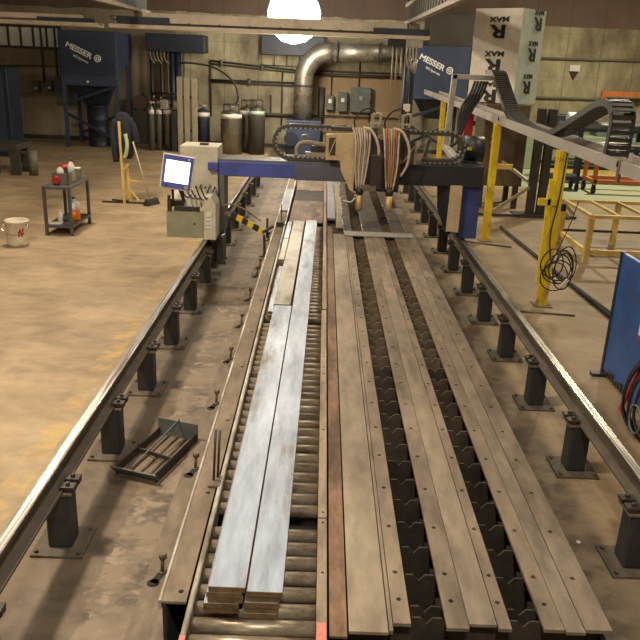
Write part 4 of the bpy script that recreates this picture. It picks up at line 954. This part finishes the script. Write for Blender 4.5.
dc = thing('drag_chain', (2.9, 10, 2.0), 'dark drag chain humping along the grey cable tray', 'cable chain')
prof = [(13.5, 2.605), (12.95, 2.60), (12.6, 2.45), (12.1, 2.22), (11.6, 2.04), (11.0, 1.94), (10.5, 1.91), (9.7, 1.92), (9.2, 1.99), (8.7, 2.13), (8.2, 2.28), (7.9, 2.37), (7.68, 2.41), (7.5, 2.40), (7.38, 2.32), (7.36, 2.2), (7.37, 2.05), (7.40, 1.90)]
chain(dc, smooth([(2.85, y, z) for y, z in prof], 6), .23, .135, .07, CHAINT, (1, 0, 0))
tag(MB().tube(smooth([(2.80, 3.1, 1.845), (2.85, 4.5, 1.855), (2.78, 5.6, 1.865), (2.84, 6.6, 1.875)], 5), .03, 8).build('tray_cable', RUBBER), 'thick black cable lying in the near end of the cable tray', 'cable')
tag(MB().tube(smooth([(2.98, 3.1, 1.845), (2.93, 4.4, 1.852), (2.98, 5.7, 1.865), (2.94, 6.7, 1.875)], 5), .028, 8).build('tray_cable', CHAINT), 'grey brown cable lying in the cable tray against its back edge', 'cable')
cc = thing('coiled_cable', (2.70, 8.42, .4), 'coil of thin black cable hanging on the nearest yellow post', 'cable')
m = MB()
for i in range(7):
    cx_ = 2.78 + (-.05, .06, .02, .10, -.02, .07, .0)[i]; cz_ = (.56, .52, .46, .56, .41, .48, .53)[i]; rx, rz = (.13, .14, .17, .12, .16, .11, .15)[i], (.17, .20, .14, .21, .17, .22, .16)[i]
    m.tube([(cx_ + rx * math.cos(t), 8.46 - .012 * i + .02 * math.sin(t * 2), cz_ + rz * math.sin(t)) for t in (2 * PI * k / 28 for k in range(28))], .0075, 6, closed=True)
m.build('coil', RUBBER, cc)
m = MB().tube(smooth([(2.70, 8.44, .6), (2.66, 8.45, .9), (2.70, 8.45, 1.3), (2.72, 8.45, 1.82)], 5), .009, 6); m.tube(smooth([(2.72, 8.42, .6), (2.85, 8.42, 1.0), (2.93, 8.45, 1.3)], 5), .006, 6); m.build('hanging_lead', RUBBER, cc)
MB().beam((2.84, 8.36, .30), (2.91, 8.36, .40), .03, .035).build('white_plug', WHITE, cc)

# ------------------------------------------------------------------ yellow frame table
yt = thing('frame_table', (4.9, 11.4, 0), 'low yellow steel frame table with slatted open top at right', 'frame table')
xa, xb, ya, yb, zt = 3.95, 6.1, 10.75, 12.05, .68
for x, y in ((xa, ya), (4.83, yb), (xb, ya), (xb, yb), (xa, yb)): MB().box(x - .04, x + .04, y - .04, y + .04, 0, zt).build('leg', YELP, yt, .004)
for a, b in (((xa, ya), (xb, ya)), ((xa, yb), (xb, yb)), ((xa, ya), (xa, yb)), ((xb, ya), (xb, yb))): MB().beam((*a, zt + .02), (*b, zt + .02), .06, .05).build('top_rail', YELP, yt, .004)
for x in (4.37, 4.80, 5.24, 5.67): MB().beam((x, ya, zt + .02), (x, yb, zt + .02), .035, .04).build('top_slat', YELP, yt)
MB().beam((xa, ya, .17), (xb, ya, .17), .045, .07).build('low_rail', YELP, yt); MB().beam((xa, ya, .17), (xa, yb, .17), .045, .07).build('low_rail', YELP, yt); MB().beam((xa, yb, .22), (xb, yb, .22), .03, .04).build('low_rail', COLM, yt)
# pipes and rods on the right floor
for i, (dx, lab) in enumerate(((0, 'long dark pipe on the floor right of the rail, left of the pair'), (.085, 'long dark pipe on the floor by the yellow frame, right of the pair'))):
    tag(MB().tube([(3.20 + dx, 13.0 - i * 2.6, .027), (3.45 + dx, 6.9, .027)], .027, 10).build('floor_pipe', RUBBER), lab, 'pipe', 'pipes on the floor')
tag(MB().cyl((2.30, 8.30, .012), (3.0, 8.2, .012), .011, 8).build('floor_rod', DUST), 'thin rod on the floor in front of the nearest yellow post', 'rod')
tag(MB().cyl((2.35, 11.86, .012), (3.05, 11.55, .012), .014, 8).build('floor_rod', DUST), 'thin rod on the floor in front of the middle yellow post', 'rod')
tag(MB().lathe([(0, 0), (.014, 0), (.014, .006), (0, .006)], (1.64, 3.83, 0), 12).build('bottle_cap', WHITE), 'tiny white cap on the floor beside the right pedestals', 'cap')

# ------------------------------------------------------------------ blue panel and cables, right edge
bp = thing('blue_panel', (2.78, 5.85, 0), 'upright blue steel panel with scuffed lower edge at the right edge', 'panel')
MB().prism([(6.52, .05), (6.52, 1.175), (5.2, 1.175), (5.2, .02), (5.85, .03)], 'x', 2.72, 2.76).build('panel_sheet', PANELB, bp, .004)
MB().box(2.712, 2.768, 6.50, 6.54, .0, 1.18).build('panel_edge', NAVYD, bp); MB().box(2.72, 2.76, 5.2, 5.26, 0, 1.18).build('panel_edge', NAVYD, bp)
MB().box(2.6, 2.9, 6.42, 6.5, 0, .03).build('panel_foot', NAVYD, bp); MB().box(2.75, 3.0, 5.3, 5.4, 0, .03).build('panel_foot', NAVYD, bp)
m = MB()
for i in range(9): m.cbox(2.735, 6.4 - .07 * i, .03, .06, .05, .03 + .02 * (i % 3))
m.build('scuffed_fringe', STEELD, bp)
MB().box(2.712, 2.72, 5.80, 5.90, .62, .72).build('white_label', WHITE, bp); MB().box(2.711, 2.72, 5.80, 5.90, .58, .62).build('red_label', RED, bp)
hh = thing('hose_stand', (2.55, 5.35, 0), 'red frame hung with loops of black cable at the right edge', 'cable stand')
m = MB().beam((2.60, 5.72, .0), (2.60, 5.45, .62), .025, .025); m.beam((2.60, 5.45, .62), (2.60, 4.95, .70), .025, .025); m.beam((2.60, 4.95, .70), (2.60, 4.95, 0), .025, .025); m.beam((2.60, 5.7, .013), (2.60, 4.95, .013), .03, .025)
m.build('red_frame', RED, hh)
m = MB()
for i in range(10):
    yy = 5.38 - .028 * i; sx = 2.555 - .012 * (i % 4)
    m.tube(smooth([(sx, yy, .62), (sx - .06, yy + .06, .42), (sx - .05, yy + .10, .16), (sx, yy - .02, .03), (sx + .03, yy - .18, .09), (sx + .02, yy - .22, .35), (sx + .01, yy - .12, .63)], 5), .012, 6)
m.build('cable_loops', RUBBER, hh)
m = MB().tube([(2.47 , 5.16 + .10 * math.cos(t), .19 + .11 * math.sin(t)) for t in (2 * PI * k / 22 for k in range(22))], .009, 6, closed=True); m.build('pale_loop', GREYP, hh)

# ------------------------------------------------------------------ right background: rack and orange cart
rk = thing('steel_rack', (7.5, 19.4, 0), 'dark steel rack loaded with bars behind the orange cart', 'rack')
for x in (5.65, 6.35, 8.2, 10.0):
    for y in (18.9, 19.9): MB().box(x - .05, x + .05, y - .05, y + .05, 0, 1.36).build('rack_post', NAVYD, rk)
for z in (.36, .82, 1.28):
    for y in (18.9, 19.9): MB().box(5.6, 10.1, y - .04, y + .04, z, z + .08).build('rack_beam', NAVYD, rk)
for i, (z, n, lab) in enumerate(((.44, 4, 'lowest'), (.90, 4, 'middle'), (1.36, 4, 'top'))):
    for k in range(1 if i == 2 else 0, n):
        tag(MB().cyl((5.75 + .1 * k, 19.05 + .24 * k, z + .045), (9.9 - .15 * k, 19.05 + .24 * k, z + .045), .045, 8).build('stock_bar', (GREYP, DRUMM, COLM, CYL)[(k + i) % 4]), 'round stock bar on the %s level of the dark rack, %s from the front' % (lab, ('first', 'second', 'third', 'fourth')[k]), 'bar', 'stock bars on the rack')
oc = thing('orange_cart', (7.4, 17.7, 0), 'orange tube cart on black casters at far right', 'cart')
for x in (6.32, 8.6):
    for y in (17.4, 18.1):
        MB().box(x - .04, x + .04, y - .04, y + .04, .2, .85 if x < 7 else 1.0).build('cart_post', ORANGE, oc)
        m = MB().cyl((x - .03, y, .09), (x + .03, y, .09), .09, 14); m.box(x - .035, x + .035, y - .03, y + .03, .12, .2); m.build('caster', RUBBER, oc)
for y in (17.4, 18.1): MB().box(6.3, 8.64, y - .04, y + .04, .24, .32).build('cart_rail', ORANGE, oc); MB().box(6.3, 8.64, y - .03, y + .03, .80, .86).build('cart_rail', NAVYD, oc)
for x in (6.32, 8.6): MB().box(x - .035, x + .035, 17.4, 18.1, .24, .32).build('cart_rail', ORANGE, oc)
bc = thing('small_trolley', (5.75, 17.9, 0), 'small black trolley with casters left of the orange cart', 'trolley')
MB().box(5.45, 6.1, 17.6, 18.2, .26, .34).build('trolley_deck', NAVYD, bc)
for x in (5.52, 6.02):
    for y in (17.68, 18.12):
        MB().cyl((x - .03, y, .08), (x + .03, y, .08), .08, 12).build('caster', RUBBER, bc); MB().box(x - .03, x + .03, y - .03, y + .03, .1, .8 if y < 18 else .26).build('trolley_post', NAVYD, bc)
tag(MB().box(5.8, 8.9, 20.8, 20.95, 0, .12).build('yellow_kerb', YELP), 'low yellow kerb strip on the green floor behind the rack', 'kerb')
gb = thing('green_bin', (6.4, 21.6, 0), 'pale green machine base behind the rack at far right', 'machine')
MB().box(5.5, 9.5, 21.4, 22.4, 0, .95).build('machine_base', M('pale_green_paint', (.26, .32, .22), (.2, .25, .17), 3, .5), gb, .02); MB().box(6.2, 7.2, 21.6, 22.2, .95, 1.5).build('machine_head', NAVYD, gb, .02); MB().box(7.7, 9.0, 21.6, 22.2, .95, 1.35).build('machine_head', GREYP, gb, .02)
cw = thing('wrapped_bundle', (6.65, 19.4, 1.36), 'pale cyan shrink-wrapped bundle on the top level of the dark rack', 'bundle')
m = MB()
for i in range(3): m.cyl((5.98 + .28 * i, 18.97, 1.60), (6.2 + .28 * i, 18.97, 1.60), .12, 10)
m.build('wrapped_rolls', CYAN, cw); MB().box(5.9, 6.8, 18.86, 19.08, 1.36, 1.49).build('bundle_base', GREYP, cw)

# ------------------------------------------------------------------ far left bench and cabinet
cb = thing('dark_cabinet', (-8.7, 20.1, 0), 'tall dark navy cabinet at the far left edge', 'cabinet')
MB().box(-9.5, -8.08, 19.8, 20.6, 0, 2.22).build('cabinet_body', NAVYD, cb, .015); MB().box(-9.4, -8.2, 19.78, 19.8, .1, 2.1).build('cabinet_door', NAVY, cb, .006)
lb = thing('work_bench', (-7.1, 17.1, 0), 'dark heavy work bench at the far left edge', 'bench')
MB().box(-8.6, -6.75, 16.75, 17.6, .55, .68).build('bench_top', COLM, lb, .008)
for x, y in ((-6.85, 16.85), (-6.85, 17.45), (-7.35, 16.9), (-8.4, 16.9)): MB().box(x - .09, x + .09, y - .09, y + .09, 0, .55).build('leg', COLM, lb)
MB().cyl((-6.48, 16.9, 0), (-6.48, 16.9, .55), .10, 12).build('side_drum', DRUMM, lb); MB().beam((-7.0, 16.9, .5), (-6.48, 16.9, .5), .05, .05).build('side_arm', COLM, lb)

# ------------------------------------------------------------------ lights
def lamp(x, y, z, w, size, c=(1, .80, .56)):
    l = bpy.data.lights.new('hall_and_fill_lamp', 'AREA'); l.shape = 'DISK'; l.size = size; l.energy = w; l.color = c
    o = bpy.data.objects.new('hall_and_fill_lamp', l); COL.objects.link(o); o.location = (x, y, z)
LC = (1, .86, .67)
lamp(-3.6, 4.0, 6.0, 400, .6, LC); lamp(2.6, 1.0, 6.0, 70, .6, LC); lamp(.2, -.6, 5.2, 190, .5, (1, .93, .84))
lamp(-4.2, 11.5, 6.0, 230, .6, LC); lamp(5.5, 9.5, 6.0, 105, .6, LC); lamp(7.5, 18.5, 6.0, 480, .6, (1, .88, .62)); lamp(.6, 8.0, 6.1, 70, .6, LC); lamp(-.6, 13.6, 5.3, 140, .5, LC)  # last one is added, without a fitting, to brighten the girder face
pl = bpy.data.lights.new('lamp_source', 'POINT'); pl.energy = 260; pl.color = (1, .88, .68); pl.shadow_soft_size = .3
po = bpy.data.objects.new('lamp_source', pl); COL.objects.link(po); po.location = (LX, LY - .1, LZ - .95)
wd = bpy.data.worlds.new('hall_air'); SC.world = wd; wd.use_nodes = True
wd.node_tree.nodes['Background'].inputs['Color'].default_value = (.9, .75, .6, 1); wd.node_tree.nodes['Background'].inputs['Strength'].default_value = .05

# ------------------------------------------------------------------ camera
cd = bpy.data.cameras.new('camera'); cam = bpy.data.objects.new('camera', cd); COL.objects.link(cam)
f = 745.0; vx, vy, roll = 326.0, 60.0, .038
Yc = Vector(((vx - 320) / f, -(vy - 320) / f, -1)).normalized()
Xc = Vector((1, -roll, ((vx - 320) - roll * (320 - vy)) / f)); Xc = (Xc - Yc * Xc.dot(Yc)).normalized(); Zc = Xc.cross(Yc)
cam.matrix_world = Matrix.Translation((0, 0, 2.7)) @ Matrix((Xc, Yc, Zc)).to_4x4()
cd.sensor_width = 36; cd.sensor_fit = 'HORIZONTAL'; cd.lens = 36 * f / 640; cd.clip_end = 200; cd.clip_start = .05
SC.camera = cam
SC.view_settings.view_transform = 'Standard'; SC.view_settings.look = 'None'; SC.view_settings.gamma = 1; SC.view_settings.use_curve_mapping = False
SC.view_settings.exposure = 0.35
